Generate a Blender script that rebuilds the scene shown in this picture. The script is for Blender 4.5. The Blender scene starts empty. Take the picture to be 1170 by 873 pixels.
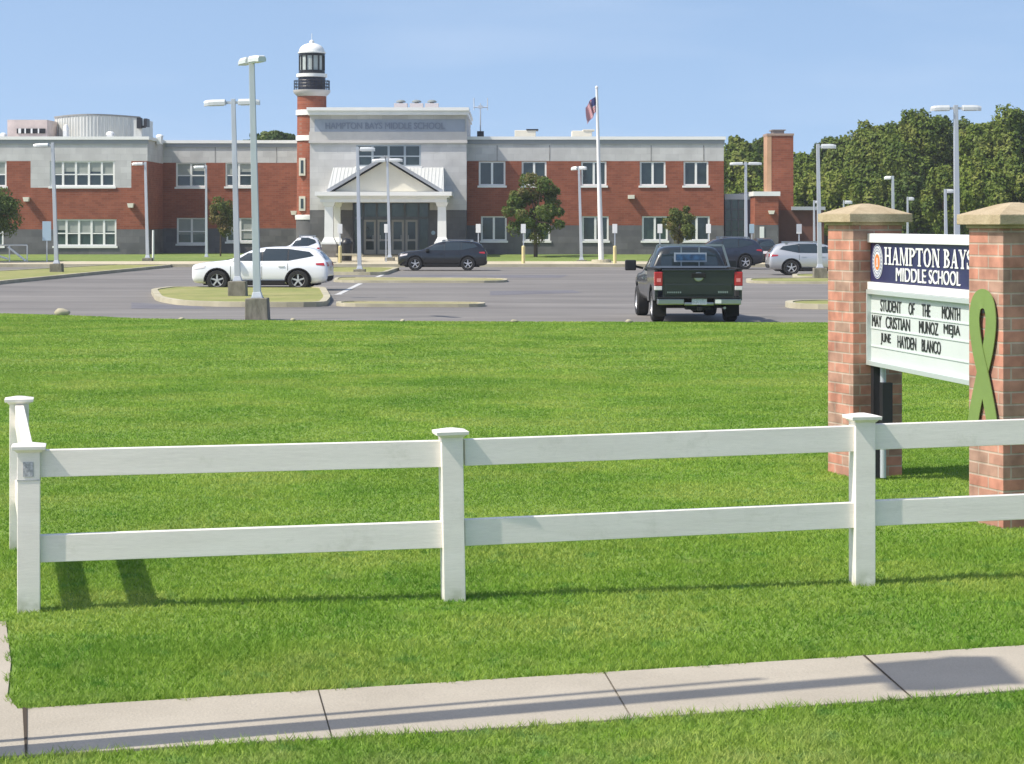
import bpy, bmesh, math, random
import numpy as np
from mathutils import Vector, Matrix
from mathutils.bvhtree import BVHTree

random.seed(7); rng = np.random.default_rng(7)
SC = bpy.context.scene
COL = SC.collection
R = math.radians

# ------------------------------------------------------------------ camera, sky, sun, exposure
F, CX, HY, H = 2600.0, 585.0, 254.0, 2.5          # focal length (px of a 1170 px wide picture), horizon row, eye height
cam_d = bpy.data.cameras.new('camera'); cam = bpy.data.objects.new('camera', cam_d); COL.objects.link(cam)
cam.location = (0, 0, H); cam.rotation_euler = (R(90), 0, 0)
cam_d.sensor_width = 36; cam_d.lens = F / 1170 * 36
cam_d.shift_y = -(436.5 - HY) / 1170
cam_d.clip_start = 0.5; cam_d.clip_end = 6000
SC.camera = cam

SUN_D = Vector((0.74, 0.29, -1.0)).normalized()    # direction the light travels
to_sun = -SUN_D
sun_el = math.asin(to_sun.z)
sun_az = math.atan2(to_sun.x, to_sun.y)
w = bpy.data.worlds.new('World'); SC.world = w; w.use_nodes = True
nt = w.node_tree
sky = nt.nodes.new('ShaderNodeTexSky'); sky.sky_type = 'NISHITA'; sky.sun_disc = False
sky.sun_elevation = sun_el; sky.sun_rotation = sun_az
sky.air_density = 1.0; sky.dust_density = 1.2; sky.ozone_density = 2.0; sky.altitude = 0
bg = nt.nodes['Background']; bg.inputs['Strength'].default_value = 0.165
tc = nt.nodes.new('ShaderNodeTexCoord'); va = nt.nodes.new('ShaderNodeVectorMath'); va.operation = 'ADD'; va.inputs[1].default_value = (0, 0, 0.23)
vn = nt.nodes.new('ShaderNodeVectorMath'); vn.operation = 'NORMALIZE'; nt.links.new(tc.outputs['Generated'], va.inputs[0]); nt.links.new(va.outputs[0], vn.inputs[0]); nt.links.new(vn.outputs[0], sky.inputs[0])
tn = nt.nodes.new('ShaderNodeVectorMath'); tn.operation = 'MULTIPLY'; tn.inputs[1].default_value = (1.08, 1.02, 0.955)
nt.links.new(sky.outputs[0], tn.inputs[0])
cm = nt.nodes.new('ShaderNodeMapping'); cm.inputs['Scale'].default_value = (3, 3, 16); nt.links.new(tc.outputs['Generated'], cm.inputs[0])
cn = nt.nodes.new('ShaderNodeTexNoise'); cn.inputs['Scale'].default_value = 2.2; cn.inputs['Detail'].default_value = 6; nt.links.new(cm.outputs[0], cn.inputs[0])
cr = nt.nodes.new('ShaderNodeMapRange'); cr.inputs['From Min'].default_value = 0.45; cr.inputs['From Max'].default_value = 0.85; cr.inputs['To Max'].default_value = 0.14; nt.links.new(cn.outputs['Fac'], cr.inputs[0])
cx_ = nt.nodes.new('ShaderNodeMix'); cx_.data_type = 'RGBA'; cx_.inputs[7].default_value = (4.6, 4.9, 5.4, 1); nt.links.new(cr.outputs[0], cx_.inputs[0]); nt.links.new(tn.outputs[0], cx_.inputs[6])
nt.links.new(cx_.outputs[2], bg.inputs[0])
sl = bpy.data.lights.new('sun', 'SUN'); so = bpy.data.objects.new('sun', sl); COL.objects.link(so)
sl.energy = 4.0; sl.angle = R(0.5); sl.color = (1.0, 0.94, 0.84)
so.rotation_euler = SUN_D.to_track_quat('-Z', 'Y').to_euler()
SC.view_settings.view_transform = 'Standard'; SC.view_settings.look = 'None'
SC.view_settings.gamma = 1; SC.view_settings.use_curve_mapping = False
SC.view_settings.exposure = 0.42

# ------------------------------------------------------------------ survey helpers
def g2(px, py, z=0.0):
    Y = (H - z) * F / (py - HY); return ((px - CX) * Y / F, Y)
def X_(px, Y): return (px - CX) * Y / F
def Z_(py, Y): return H - (py - HY) * Y / F

# ------------------------------------------------------------------ materials
MATS = {}
def mat(name, col, rough=0.6, metal=0.0, var=0.0, vscale=2.0, col2=None, bump=0.0, bscale=20.0, spec=0.5, stretch=None, coat=0.0, trans=0.0, fine=0.0, fscale=60.0, space='pos'):
    if name in MATS: return MATS[name]
    m = bpy.data.materials.new(name); m.use_nodes = True; n = m.node_tree; L = n.links
    p = n.nodes['Principled BSDF']
    p.inputs['Roughness'].default_value = rough; p.inputs['Metallic'].default_value = metal
    p.inputs['Specular IOR Level'].default_value = spec
    if coat: p.inputs['Coat Weight'].default_value = coat; p.inputs['Coat Roughness'].default_value = 0.05
    p.inputs['Base Color'].default_value = (*col, 1)
    if space == 'pos':
        g = n.nodes.new('ShaderNodeNewGeometry'); vec = g.outputs['Position']
    else:
        g = n.nodes.new('ShaderNodeTexCoord'); vec = g.outputs['Object']
    if stretch:
        mp = n.nodes.new('ShaderNodeMapping'); mp.inputs['Scale'].default_value = stretch
        L.new(vec, mp.inputs[0]); vec = mp.outputs[0]
    if var or col2:
        t = n.nodes.new('ShaderNodeTexNoise'); t.inputs['Scale'].default_value = vscale; t.inputs['Detail'].default_value = 5
        t.inputs['Roughness'].default_value = 0.6
        L.new(vec, t.inputs['Vector'])
        r = n.nodes.new('ShaderNodeValToRGB'); L.new(t.outputs['Fac'], r.inputs[0])
        a = col if col2 else tuple(c * (1 - var) for c in col); b = col2 if col2 else tuple(min(1, c * (1 + var)) for c in col)
        r.color_ramp.elements[0].position = 0.32; r.color_ramp.elements[1].position = 0.68
        r.color_ramp.elements[0].color = (*a, 1); r.color_ramp.elements[1].color = (*b, 1)
        out = r.outputs[0]
        if fine:
            t2 = n.nodes.new('ShaderNodeTexNoise'); t2.inputs['Scale'].default_value = fscale; t2.inputs['Detail'].default_value = 3
            L.new(vec, t2.inputs['Vector'])
            mr = n.nodes.new('ShaderNodeMapRange'); mr.inputs['From Min'].default_value = 0.3; mr.inputs['From Max'].default_value = 0.7
            mr.inputs['To Min'].default_value = 1 - fine; mr.inputs['To Max'].default_value = 1 + fine
            L.new(t2.outputs['Fac'], mr.inputs[0])
            mu = n.nodes.new('ShaderNodeVectorMath'); mu.operation = 'SCALE'
            L.new(out, mu.inputs[0]); L.new(mr.outputs[0], mu.inputs['Scale']); out = mu.outputs[0]
        L.new(out, p.inputs['Base Color'])
        colout = out
    else: colout = None
    if bump:
        t = n.nodes.new('ShaderNodeTexNoise'); t.inputs['Scale'].default_value = bscale; t.inputs['Detail'].default_value = 4
        L.new(vec, t.inputs['Vector'])
        b = n.nodes.new('ShaderNodeBump'); b.inputs['Strength'].default_value = bump; b.inputs['Distance'].default_value = 0.02
        L.new(t.outputs['Fac'], b.inputs['Height']); L.new(b.outputs[0], p.inputs['Normal'])
    if trans:
        tr = n.nodes.new('ShaderNodeBsdfTranslucent'); mx = n.nodes.new('ShaderNodeMixShader'); mx.inputs[0].default_value = trans
        if colout: L.new(colout, tr.inputs['Color'])
        else: tr.inputs['Color'].default_value = (*col, 1)
        L.new(p.outputs[0], mx.inputs[1]); L.new(tr.outputs[0], mx.inputs[2]); L.new(mx.outputs[0], n.nodes['Material Output'].inputs[0])
    MATS[name] = m; return m

def brick_mat(name, c1, c2, mortar, bw, rh, ms=0.012, space='pos', bump=0.4, off=0.5, mix=0.0, third=None, noise=0.18):
    if name in MATS: return MATS[name]
    m = bpy.data.materials.new(name); m.use_nodes = True; n = m.node_tree; L = n.links
    p = n.nodes['Principled BSDF']; p.inputs['Roughness'].default_value = 0.85; p.inputs['Specular IOR Level'].default_value = 0.25
    if space == 'pos': g = n.nodes.new('ShaderNodeNewGeometry'); vec = g.outputs['Position']
    else: g = n.nodes.new('ShaderNodeTexCoord'); vec = g.outputs['Object']
    s = n.nodes.new('ShaderNodeSeparateXYZ'); L.new(vec, s.inputs[0])
    a = n.nodes.new('ShaderNodeMath'); a.operation = 'ADD'; L.new(s.outputs[0], a.inputs[0]); L.new(s.outputs[1], a.inputs[1])
    c = n.nodes.new('ShaderNodeCombineXYZ'); L.new(a.outputs[0], c.inputs[0]); L.new(s.outputs[2], c.inputs[1])
    b = n.nodes.new('ShaderNodeTexBrick'); L.new(c.outputs[0], b.inputs['Vector'])
    b.inputs['Scale'].default_value = 1; b.inputs['Brick Width'].default_value = bw; b.inputs['Row Height'].default_value = rh
    b.inputs['Mortar Size'].default_value = ms; b.inputs['Mortar Smooth'].default_value = 0.3; b.offset = off
    b.inputs['Bias'].default_value = mix
    b.inputs['Color1'].default_value = (*c1, 1); b.inputs['Color2'].default_value = (*c2, 1); b.inputs['Mortar'].default_value = (*mortar, 1)
    t = n.nodes.new('ShaderNodeTexNoise'); t.inputs['Scale'].default_value = 1.1 if space == 'pos' else 6; t.inputs['Detail'].default_value = 6
    L.new(vec, t.inputs['Vector'])
    mr = n.nodes.new('ShaderNodeMapRange'); mr.inputs['From Min'].default_value = 0.3; mr.inputs['From Max'].default_value = 0.7
    mr.inputs['To Min'].default_value = 1 - noise; mr.inputs['To Max'].default_value = 1 + noise; L.new(t.outputs['Fac'], mr.inputs[0])
    mu = n.nodes.new('ShaderNodeVectorMath'); mu.operation = 'SCALE'
    L.new(b.outputs['Color'], mu.inputs[0]); L.new(mr.outputs[0], mu.inputs['Scale'])
    L.new(mu.outputs[0], p.inputs['Base Color'])
    if bump:
        bn = n.nodes.new('ShaderNodeBump'); bn.inputs['Strength'].default_value = bump; bn.inputs['Distance'].default_value = 0.01; bn.invert = True
        L.new(b.outputs['Fac'], bn.inputs['Height']); L.new(bn.outputs[0], p.inputs['Normal'])
    MATS[name] = m; return m

WHITE = mat('white_paint', (0.78, 0.78, 0.75), 0.5, var=0.04, vscale=1.5)
TRIM = mat('white_trim', (0.84, 0.83, 0.79), 0.55, var=0.04, vscale=0.6)
VINYL = mat('white_vinyl', (0.88, 0.83, 0.76), 0.42, col2=(0.81, 0.76, 0.69), vscale=2.2, stretch=(0.6, 0.6, 5), fine=0.03, fscale=30, bump=0.05, bscale=12)
FADED = mat('faded_white_board', (0.58, 0.62, 0.60), 0.4, var=0.03, vscale=3)
CREAM = mat('cream_stucco', (0.72, 0.68, 0.56), 0.8, var=0.05, vscale=1.0)
NAVY = mat('navy_panel', (0.022, 0.022, 0.085), 0.45, var=0.1, vscale=4)
BLACKP = mat('black_paint', (0.012, 0.012, 0.014), 0.4)
INK = mat('black_letters', (0.02, 0.022, 0.022), 0.5)
DARKM = mat('dark_metal', (0.04, 0.04, 0.045), 0.45, 0.6)
GALV = mat('galvanised_steel', (0.50, 0.53, 0.56), 0.5, 0.35, var=0.08, vscale=2.0, stretch=(1, 1, 0.3))
CHROME = mat('chrome', (0.42, 0.42, 0.40), 0.32, 1.0)
ALLOY = mat('alloy_rim', (0.55, 0.55, 0.56), 0.4, 0.5)
RUBBER = mat('tyre_rubber', (0.018, 0.018, 0.018), 0.85)
UNDER = mat('underbody_black', (0.008, 0.008, 0.008), 0.9)
CGLASS = mat('tinted_car_glass', (0.020, 0.032, 0.038), 0.04, spec=0.9)
PGLASS = mat('dark_window_glass', (0.012, 0.022, 0.026), 0.08, col2=(0.03, 0.05, 0.045), vscale=0.9, spec=0.8)
PGLASS2 = mat('greenish_window_glass', (0.02, 0.04, 0.035), 0.1, col2=(0.06, 0.10, 0.08), vscale=0.7, spec=0.8)
BLIND = mat('window_blind', (0.34, 0.36, 0.33), 0.7, var=0.1, vscale=1.5)
LGLASS = mat('lantern_glass', (0.42, 0.46, 0.44), 0.2, var=0.1)
RED = mat('red_lens', (0.42, 0.02, 0.025), 0.2, coat=0.5)
PINKW = mat('clear_lens', (0.75, 0.7, 0.7), 0.2, coat=0.5)
LAMPL = mat('lamp_lens', (0.8, 0.82, 0.8), 0.3)
LAMPH = mat('lamp_housing', (0.62, 0.64, 0.63), 0.45, 0.2)
CONC = mat('concrete_path', (0.345, 0.305, 0.24), 0.85, col2=(0.42, 0.375, 0.30), vscale=0.9, bump=0.25, bscale=60, fine=0.09, fscale=110)
CONC2 = mat('concrete_kerb', (0.34, 0.31, 0.21), 0.9, col2=(0.47, 0.43, 0.31), vscale=0.9, bump=0.2, bscale=40)
CONCB = mat('weathered_concrete_base', (0.13, 0.12, 0.09), 0.9, col2=(0.27, 0.25, 0.20), vscale=5, bump=0.4, bscale=25, stretch=(1, 1, 0.4))
CAPST = mat('cast_stone', (0.34, 0.265, 0.16), 0.85, col2=(0.46, 0.375, 0.245), vscale=6, bump=0.25, bscale=50, fine=0.1, fscale=70, space='obj')
YELLOW = mat('yellow_paint', (0.66, 0.56, 0.27), 0.5, var=0.08)
GREENR = mat('lime_green_paint', (0.17, 0.25, 0.065), 0.55, var=0.05, vscale=5)
ORANGE = mat('orange_enamel', (0.75, 0.22, 0.06), 0.5)
SCREEN = mat('ribbed_metal_screen', (0.60, 0.61, 0.57), 0.5, 0.2, var=0.12, vscale=1.2, stretch=(3, 3, 0.3))
SIGNBL = mat('pale_blue_sign', (0.35, 0.47, 0.55), 0.5)
ROOFG = mat('roof_membrane', (0.35, 0.35, 0.34), 0.8, var=0.1)
SEAM = mat('white_seamed_metal', (0.50, 0.515, 0.50), 0.7, var=0.04)
def dirty(m, dirt, zmax, amount):
    n = m.node_tree; L = n.links; p = n.nodes['Principled BSDF']; src = p.inputs['Base Color'].links[0].from_socket
    g = n.nodes.new('ShaderNodeNewGeometry'); s_ = n.nodes.new('ShaderNodeSeparateXYZ'); L.new(g.outputs['Position'], s_.inputs[0])
    mr = n.nodes.new('ShaderNodeMapRange'); mr.inputs['From Min'].default_value = zmax; mr.inputs['From Max'].default_value = 0.0; mr.inputs['To Max'].default_value = 0.9; L.new(s_.outputs[2], mr.inputs[0])
    t = n.nodes.new('ShaderNodeTexNoise'); t.inputs['Scale'].default_value = 9; t.inputs['Detail'].default_value = 6; L.new(g.outputs['Position'], t.inputs[0])
    r = n.nodes.new('ShaderNodeMapRange'); r.inputs['From Min'].default_value = .38; r.inputs['From Max'].default_value = .62; L.new(t.outputs['Fac'], r.inputs[0])
    a = n.nodes.new('ShaderNodeMath'); a.operation = 'MULTIPLY'; L.new(mr.outputs[0], a.inputs[0]); L.new(r.outputs[0], a.inputs[1])
    t2 = n.nodes.new('ShaderNodeTexNoise'); t2.inputs['Scale'].default_value = 3.3; t2.inputs['Detail'].default_value = 8; t2.inputs['Roughness'].default_value = .75; L.new(g.outputs['Position'], t2.inputs[0])
    r2 = n.nodes.new('ShaderNodeMapRange'); r2.inputs['From Min'].default_value = .56; r2.inputs['From Max'].default_value = .72; r2.inputs['To Max'].default_value = amount; L.new(t2.outputs['Fac'], r2.inputs[0])
    mxm = n.nodes.new('ShaderNodeMath'); mxm.operation = 'MAXIMUM'; L.new(a.outputs[0], mxm.inputs[0]); L.new(r2.outputs[0], mxm.inputs[1])
    mx = n.nodes.new('ShaderNodeMix'); mx.data_type = 'RGBA'; mx.inputs[7].default_value = (*dirt, 1); L.new(mxm.outputs[0], mx.inputs[0]); L.new(src, mx.inputs[6]); L.new(mx.outputs[2], p.inputs['Base Color'])
dirty(VINYL, (0.42, 0.42, 0.30), 0.14, 0.30)
BRICK = brick_mat('red_brick_wall', (0.235, 0.070, 0.040), (0.31, 0.098, 0.055), (0.26, 0.13, 0.09), 0.4, 0.135, 0.012, bump=0.2, noise=0.14)
GREY = brick_mat('grey_block_wall', (0.50, 0.49, 0.475), (0.57, 0.56, 0.54), (0.47, 0.46, 0.45), 0.8, 0.4, 0.012, bump=0.1, noise=0.09)
DBLOCK = brick_mat('dark_block_base', (0.115, 0.115, 0.12), (0.155, 0.152, 0.155), (0.12, 0.12, 0.12), 0.8, 0.4, 0.012, bump=0.1, noise=0.16)
PBRICK = brick_mat('pillar_brick', (0.47, 0.215, 0.15), (0.29, 0.215, 0.165), (0.42, 0.33, 0.26), 0.31, 0.101, 0.009, space='obj', bump=0.6, mix=-0.2, noise=0.3)

# ------------------------------------------------------------------ mesh helpers
class MB:
    def __init__(s): s.v = []; s.f = []; s.m = []
    def quad(s, a, b, c, d, mi=0):
        i = len(s.v); s.v += [tuple(a), tuple(b), tuple(c), tuple(d)]; s.f.append((i, i+1, i+2, i+3)); s.m.append(mi)
    def poly(s, pts, mi=0):
        i = len(s.v); s.v += [tuple(p) for p in pts]; s.f.append(tuple(range(i, i+len(pts)))); s.m.append(mi)
    def box(s, x0, x1, y0, y1, z0, z1, mi=0):
        i = len(s.v)
        s.v += [(x0,y0,z0),(x1,y0,z0),(x1,y1,z0),(x0,y1,z0),(x0,y0,z1),(x1,y0,z1),(x1,y1,z1),(x0,y1,z1)]
        for q in ((3,2,1,0),(4,5,6,7),(0,1,5,4),(1,2,6,5),(2,3,7,6),(3,0,4,7)):
            s.f.append(tuple(i+k for k in q)); s.m.append(mi)
    def frust(s, cx, cy, z0, z1, a0, b0, a1, b1, mi=0):    # tapered box, half sizes
        i = len(s.v)
        s.v += [(cx-a0,cy-b0,z0),(cx+a0,cy-b0,z0),(cx+a0,cy+b0,z0),(cx-a0,cy+b0,z0),(cx-a1,cy-b1,z1),(cx+a1,cy-b1,z1),(cx+a1,cy+b1,z1),(cx-a1,cy+b1,z1)]
        for q in ((3,2,1,0),(4,5,6,7),(0,1,5,4),(1,2,6,5),(2,3,7,6),(3,0,4,7)):
            s.f.append(tuple(i+k for k in q)); s.m.append(mi)
    def bar(s, p0, p1, wd, ht, up=(0,0,1), mi=0):            # rectangular bar between two points
        p0 = Vector(p0); p1 = Vector(p1); d = (p1-p0).normalized(); u = Vector(up)
        sd = d.cross(u).normalized(); u = sd.cross(d).normalized(); i = len(s.v)
        for p in (p0, p1):
            for a, b in ((-1,-1),(1,-1),(1,1),(-1,1)): s.v.append(tuple(p + sd*a*wd/2 + u*b*ht/2))
        for q in ((0,1,2,3),(7,6,5,4),(0,4,5,1),(1,5,6,2),(2,6,7,3),(3,7,4,0)):
            s.f.append(tuple(i+k for k in q)); s.m.append(mi)
    def tube(s, p0, p1, r0, r1=None, n=12, mi=0, caps=True):
        r1 = r0 if r1 is None else r1
        p0 = Vector(p0); p1 = Vector(p1); d = (p1-p0).normalized()
        a = d.orthogonal().normalized(); b = d.cross(a); i = len(s.v)
        for p, r in ((p0, r0), (p1, r1)):
            for k in range(n):
                t = 2*math.pi*k/n; s.v.append(tuple(p + (a*math.cos(t) + b*math.sin(t))*r))
        for k in range(n): s.f.append((i+k, i+(k+1)%n, i+n+(k+1)%n, i+n+k)); s.m.append(mi)
        if caps:
            s.f.append(tuple(i+n-1-k for k in range(n))); s.m.append(mi)
            s.f.append(tuple(i+n+k for k in range(n))); s.m.append(mi)
    def lathe(s, prof, n=24, c=(0,0,0), mi=0, axis='z'):
        i = len(s.v)
        for r, z in prof:
            for k in range(n):
                t = 2*math.pi*k/n
                if axis == 'z': s.v.append((c[0]+r*math.cos(t), c[1]+r*math.sin(t), c[2]+z))
                else: s.v.append((c[0]+r*math.cos(t), c[1]+z, c[2]+r*math.sin(t)))
        for j in range(len(prof)-1):
            for k in range(n):
                q = (i+j*n+k, i+j*n+(k+1)%n, i+(j+1)*n+(k+1)%n, i+(j+1)*n+k)
                s.f.append(q if axis == 'z' else q[::-1]); s.m.append(mi)
    def prism(s, pts, z0, z1, mi=0):                          # plan polygon extruded upwards
        n = len(pts); i = len(s.v)
        s.v += [(p[0], p[1], z0) for p in pts] + [(p[0], p[1], z1) for p in pts]
        s.f.append(tuple(i+n-1-k for k in range(n))); s.m.append(mi)
        s.f.append(tuple(i+n+k for k in range(n))); s.m.append(mi)
        for k in range(n): s.f.append((i+k, i+(k+1)%n, i+n+(k+1)%n, i+n+k)); s.m.append(mi)
    def prism_y(s, pts, y0, y1, mi=0):                        # (x,z) outline extruded along y
        n = len(pts); i = len(s.v)
        s.v += [(p[0], y0, p[1]) for p in pts] + [(p[0], y1, p[1]) for p in pts]
        s.f.append(tuple(i+k for k in range(n))); s.m.append(mi)
        s.f.append(tuple(i+n+n-1-k for k in range(n))); s.m.append(mi)
        for k in range(n): s.f.append((i+k, i+n+k, i+n+(k+1)%n, i+(k+1)%n)); s.m.append(mi)
    def build(s, name, mats, parent=None, smooth=False, bevel=0, off=None, fix=True):
        me = bpy.data.meshes.new(name)
        v = s.v if off is None else [(p[0]-off[0], p[1]-off[1], p[2]-off[2]) for p in s.v]
        me.from_pydata(v, [], s.f)
        if not isinstance(mats, (list, tuple)): mats = [mats]
        for m in mats: me.materials.append(m)
        if len(mats) > 1: me.polygons.foreach_set('material_index', s.m)
        if fix:
            b = bmesh.new(); b.from_mesh(me); bmesh.ops.remove_doubles(b, verts=b.verts, dist=1e-5)
            bmesh.ops.recalc_face_normals(b, faces=b.faces); b.to_mesh(me); b.free()
        if smooth:
            me.polygons.foreach_set('use_smooth', [True]*len(me.polygons))
            me.set_sharp_from_angle(angle=R(40))
        o = bpy.data.objects.new(name, me); COL.objects.link(o)
        if parent: o.parent = parent
        if bevel:
            bv = o.modifiers.new('bevel', 'BEVEL'); bv.width = bevel; bv.segments = 2; bv.limit_method = 'ANGLE'; bv.angle_limit = R(40)
            bv.harden_normals = False
        return o

def tag(o, label=None, cat=None, group=None, kind=None):
    if label: o['label'] = label
    if cat: o['category'] = cat
    if group: o['group'] = group
    if kind: o['kind'] = kind
    return o
def thing(name, label, cat, loc=(0,0,0), rz=0, group=None, tilt=None):
    o = bpy.data.objects.new(name, None); COL.objects.link(o); o.location = loc; o.rotation_euler = (tilt[0] if tilt else 0, tilt[1] if tilt else 0, rz)
    o.empty_display_size = 0.3
    return tag(o, label, cat, group)
def kids(o): return [c for c in bpy.data.objects if c.parent == o]
def copy_tree(o, parent=None):
    c = o.copy(); COL.objects.link(c); c.parent = parent
    for ch in kids(o): copy_tree(ch, c)
    return c
def npmesh(name, V, n, mats, parent=None, smooth=False, mi=None):   # V: (k*n,3) polygons of n corners
    k = len(V)//n; me = bpy.data.meshes.new(name)
    me.vertices.add(len(V)); me.vertices.foreach_set('co', V.astype(np.float32).ravel())
    me.loops.add(len(V)); me.loops.foreach_set('vertex_index', np.arange(len(V), dtype=np.int32))
    me.polygons.add(k); me.polygons.foreach_set('loop_start', np.arange(0, len(V), n, dtype=np.int32))
    me.polygons.foreach_set('loop_total', np.full(k, n, dtype=np.int32))
    for m in (mats if isinstance(mats, (list, tuple)) else [mats]): me.materials.append(m)
    if mi is not None: me.polygons.foreach_set('material_index', mi.astype(np.int32))
    me.update(calc_edges=True)
    o = bpy.data.objects.new(name, me); COL.objects.link(o)
    if parent: o.parent = parent
    return o
def text_mesh(name, body, material, parent, width, height, depth, place, off_=0.0, bold=True):   # place: 4x4 matrix; text fitted to width x height
    cu = bpy.data.curves.new(name, 'FONT'); cu.body = body; cu.extrude = depth; cu.offset = off_; cu.size = 1
    ob = bpy.data.objects.new(name, cu); COL.objects.link(ob)
    dg = bpy.context.evaluated_depsgraph_get(); me = bpy.data.meshes.new_from_object(ob.evaluated_get(dg))
    bpy.data.objects.remove(ob)
    co = np.empty(len(me.vertices)*3); me.vertices.foreach_get('co', co); co = co.reshape(-1, 3)
    mn = co.min(0); mx = co.max(0)
    co[:, 0] = (co[:, 0]-mn[0])/(mx[0]-mn[0])*width; co[:, 1] = (co[:, 1]-mn[1])/(mx[1]-mn[1])*height
    me.vertices.foreach_set('co', co.ravel())
    if bold:                                            # a heavier face: the letter shapes repeated a hair to each side
        b = bmesh.new(); b.from_mesh(me); src = list(b.faces)+list(b.edges)+list(b.verts)
        for k_, dx_ in enumerate((-.012, .012)):
            g_ = bmesh.ops.duplicate(b, geom=src)['geom']; vs_ = [v for v in g_ if isinstance(v, bmesh.types.BMVert)]
            bmesh.ops.translate(b, verts=vs_, vec=(dx_*height*2.2, 0, .0007*(k_+1)))
        b.to_mesh(me); b.free()
    me.materials.clear(); me.materials.append(material)
    me.transform(place); me.update()
    o = bpy.data.objects.new(name, me); COL.objects.link(o); o.parent = parent; return o

# ------------------------------------------------------------------ the ground
def gz(Y):
    return float(np.interp(Y, [0, 128, 128.3, 132, 143, 400], [0, 0, 0.15, 0.24, 0.48, 0.48]))
LAWNEDGE = [(-400, 357.6), (0, 358.2), (70, 360), (160, 364), (290, 366), (560, 367.4), (940, 368.6), (1170, 369.5), (1600, 371)]
edge = [g2(a, b) for a, b in LAWNEDGE]
EX = [e[0] for e in edge]; EY = [e[1] for e in edge]
def lawn_far(x): return np.interp(x, EX, EY)

DIRT = mat('turf_soil', (0.12, 0.21, 0.025), 0.95, col2=(0.17, 0.26, 0.04), vscale=0.8, bump=0.5, bscale=25, fine=0.25, fscale=40)
MEADOW = mat('far_turf', (0.12, 0.19, 0.03), 0.95, col2=(0.18, 0.23, 0.05), vscale=0.35, fine=0.15, fscale=3)
ASPH = mat('weathered_asphalt', (0.130, 0.120, 0.110), 0.85, col2=(0.215, 0.200, 0.182), vscale=0.16, stretch=(0.5, 2.2, 1), fine=0.10, fscale=1.2)
ASPR = mat('road_asphalt', (0.10, 0.10, 0.10), 0.85, col2=(0.14, 0.14, 0.14), vscale=0.4)
m = MB(); m.quad((-790,-290,-0.06),(790,-290,-0.06),(790,1190,-0.06),(-790,1190,-0.06)); tag(m.build('ground', MEADOW), kind='structure')
m = MB()
xs = [-40] + [x for x in EX if -40 < x < 40] + [40]
m.poly([(-40, 6.5, 0), (40, 6.5, 0)] + [(x, float(lawn_far(x)), 0) for x in xs[::-1]]); tag(m.build('lawn', DIRT), kind='structure')
m = MB(); m.quad((-80, 55, -0.02), (90, 55, -0.02), (90, 128.05, -0.02), (-80, 128.05, -0.02)); tag(m.build('parking_lot', ASPH), kind='structure')
m = MB(); m.quad((-80,-7,-0.03),(80,-7,-0.03),(80,5,-0.03),(-80,5,-0.03)); tag(m.build('road', ASPR), kind='structure')
# school side pavement, bank and forecourt
m = MB(); m.box(-80, 90, 128, 128.2, -0.1, 0.15); tag(m.build('school_kerb', CONC2), kind='structure')
m = MB(); m.quad((-80,128.2,0.15),(90,128.2,0.15),(90,132,0.24),(-80,132,0.24)); tag(m.build('school_pavement', mat('pale_pavement', (0.44,0.38,0.26), 0.9, col2=(0.54,0.48,0.35), vscale=0.5)), kind='structure')
m = MB(); m.quad((-80,132,0.236),(90,132,0.236),(90,143,0.476),(-80,143,0.476)); m.quad((-80,143,0.476),(90,143,0.476),(90,170,0.476),(-80,170,0.476))
tag(m.build('school_lawn', MEADOW), kind='structure')
xa, xb = X_(366, 134), X_(545, 134)
m = MB(); m.quad((xa,132,0.246),(xb,132,0.246),(xb,143.4,0.494),(xa,143.4,0.494)); tag(m.build('forecourt', MATS['pale_pavement']), kind='structure')

# footpath in front of the fence
SWF = [(-6.5, 10.42), (-2.48, 11.65), (0, 12.42), (3.0, 13.38), (8, 15.0)]      # far edge
SWN = [(-6.5, 9.35), (-2.38, 10.60), (0, 11.22), (2.75, 12.12), (8, 13.8)]      # near edge
fx = [p[0] for p in SWF]; fy = [p[1] for p in SWF]; nx_ = [p[0] for p in SWN]; ny = [p[1] for p in SWN]
m = MB()
joints = [(-6.5, -6.5), (-3.95, -3.75), (-2.49, -2.27), (-1.03, -0.87), (0.51, 0.60), (2.02, 2.09), (3.6, 3.65), (5.2, 5.3), (8, 8)]   # far x, near x
for k in range(len(joints)-1):
    (fa, na), (fb, nb) = joints[k], joints[k+1]; g = 0.002
    fa += g; na += g; fb -= g; nb -= g
    n = 8
    up = [(fa+(fb-fa)*i/n, float(np.interp(fa+(fb-fa)*i/n, fx, fy))) for i in range(n+1)]
    lo = [(na+(nb-na)*i/n, float(np.interp(na+(nb-na)*i/n, nx_, ny))) for i in range(n+1)]
    m.prism(lo + up[::-1], -0.05, 0.014)
tag(m.build('footpath', CONC, bevel=0.004), kind='structure')
m = MB()   # branch path running up to the left of the fence
bp = [(-3.05, 11.40), (-2.52, 11.66), (-2.64, 12.0), (-2.83, 12.9), (-3.13, 13.9), (-3.2, 14.15), (-3.4, 14.3), (-5.2, 14.3), (-5.2, 10.85)]
m.prism([(-2.53, 11.648), (-2.66, 12.0), (-2.84, 12.9), (-3.11, 14.0), (-3.16, 14.2), (-5.6, 14.2), (-5.6, 10.72)], -0.05, 0.010)
tag(m.build('branch_path', CONC), kind='structure')
m = MB()
for (fa, na) in joints[2:7]:
    ya, yb = float(np.interp(fa, fx, fy)), float(np.interp(na, nx_, ny)); w2 = (0.016 if fa == -2.49 else 0.010 if fa == 2.02 else 0.003)*1.0
    m.quad((fa-w2, ya, 0.0175), (fa+w2*.6, ya, 0.0175), (na+w2*.4, yb, 0.0175), (na-w2*.3, yb, 0.0175))
tag(m.build('path_joint_soil', mat('joint_dirt', (0.05, 0.035, 0.02), 0.95)), kind='structure')

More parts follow.
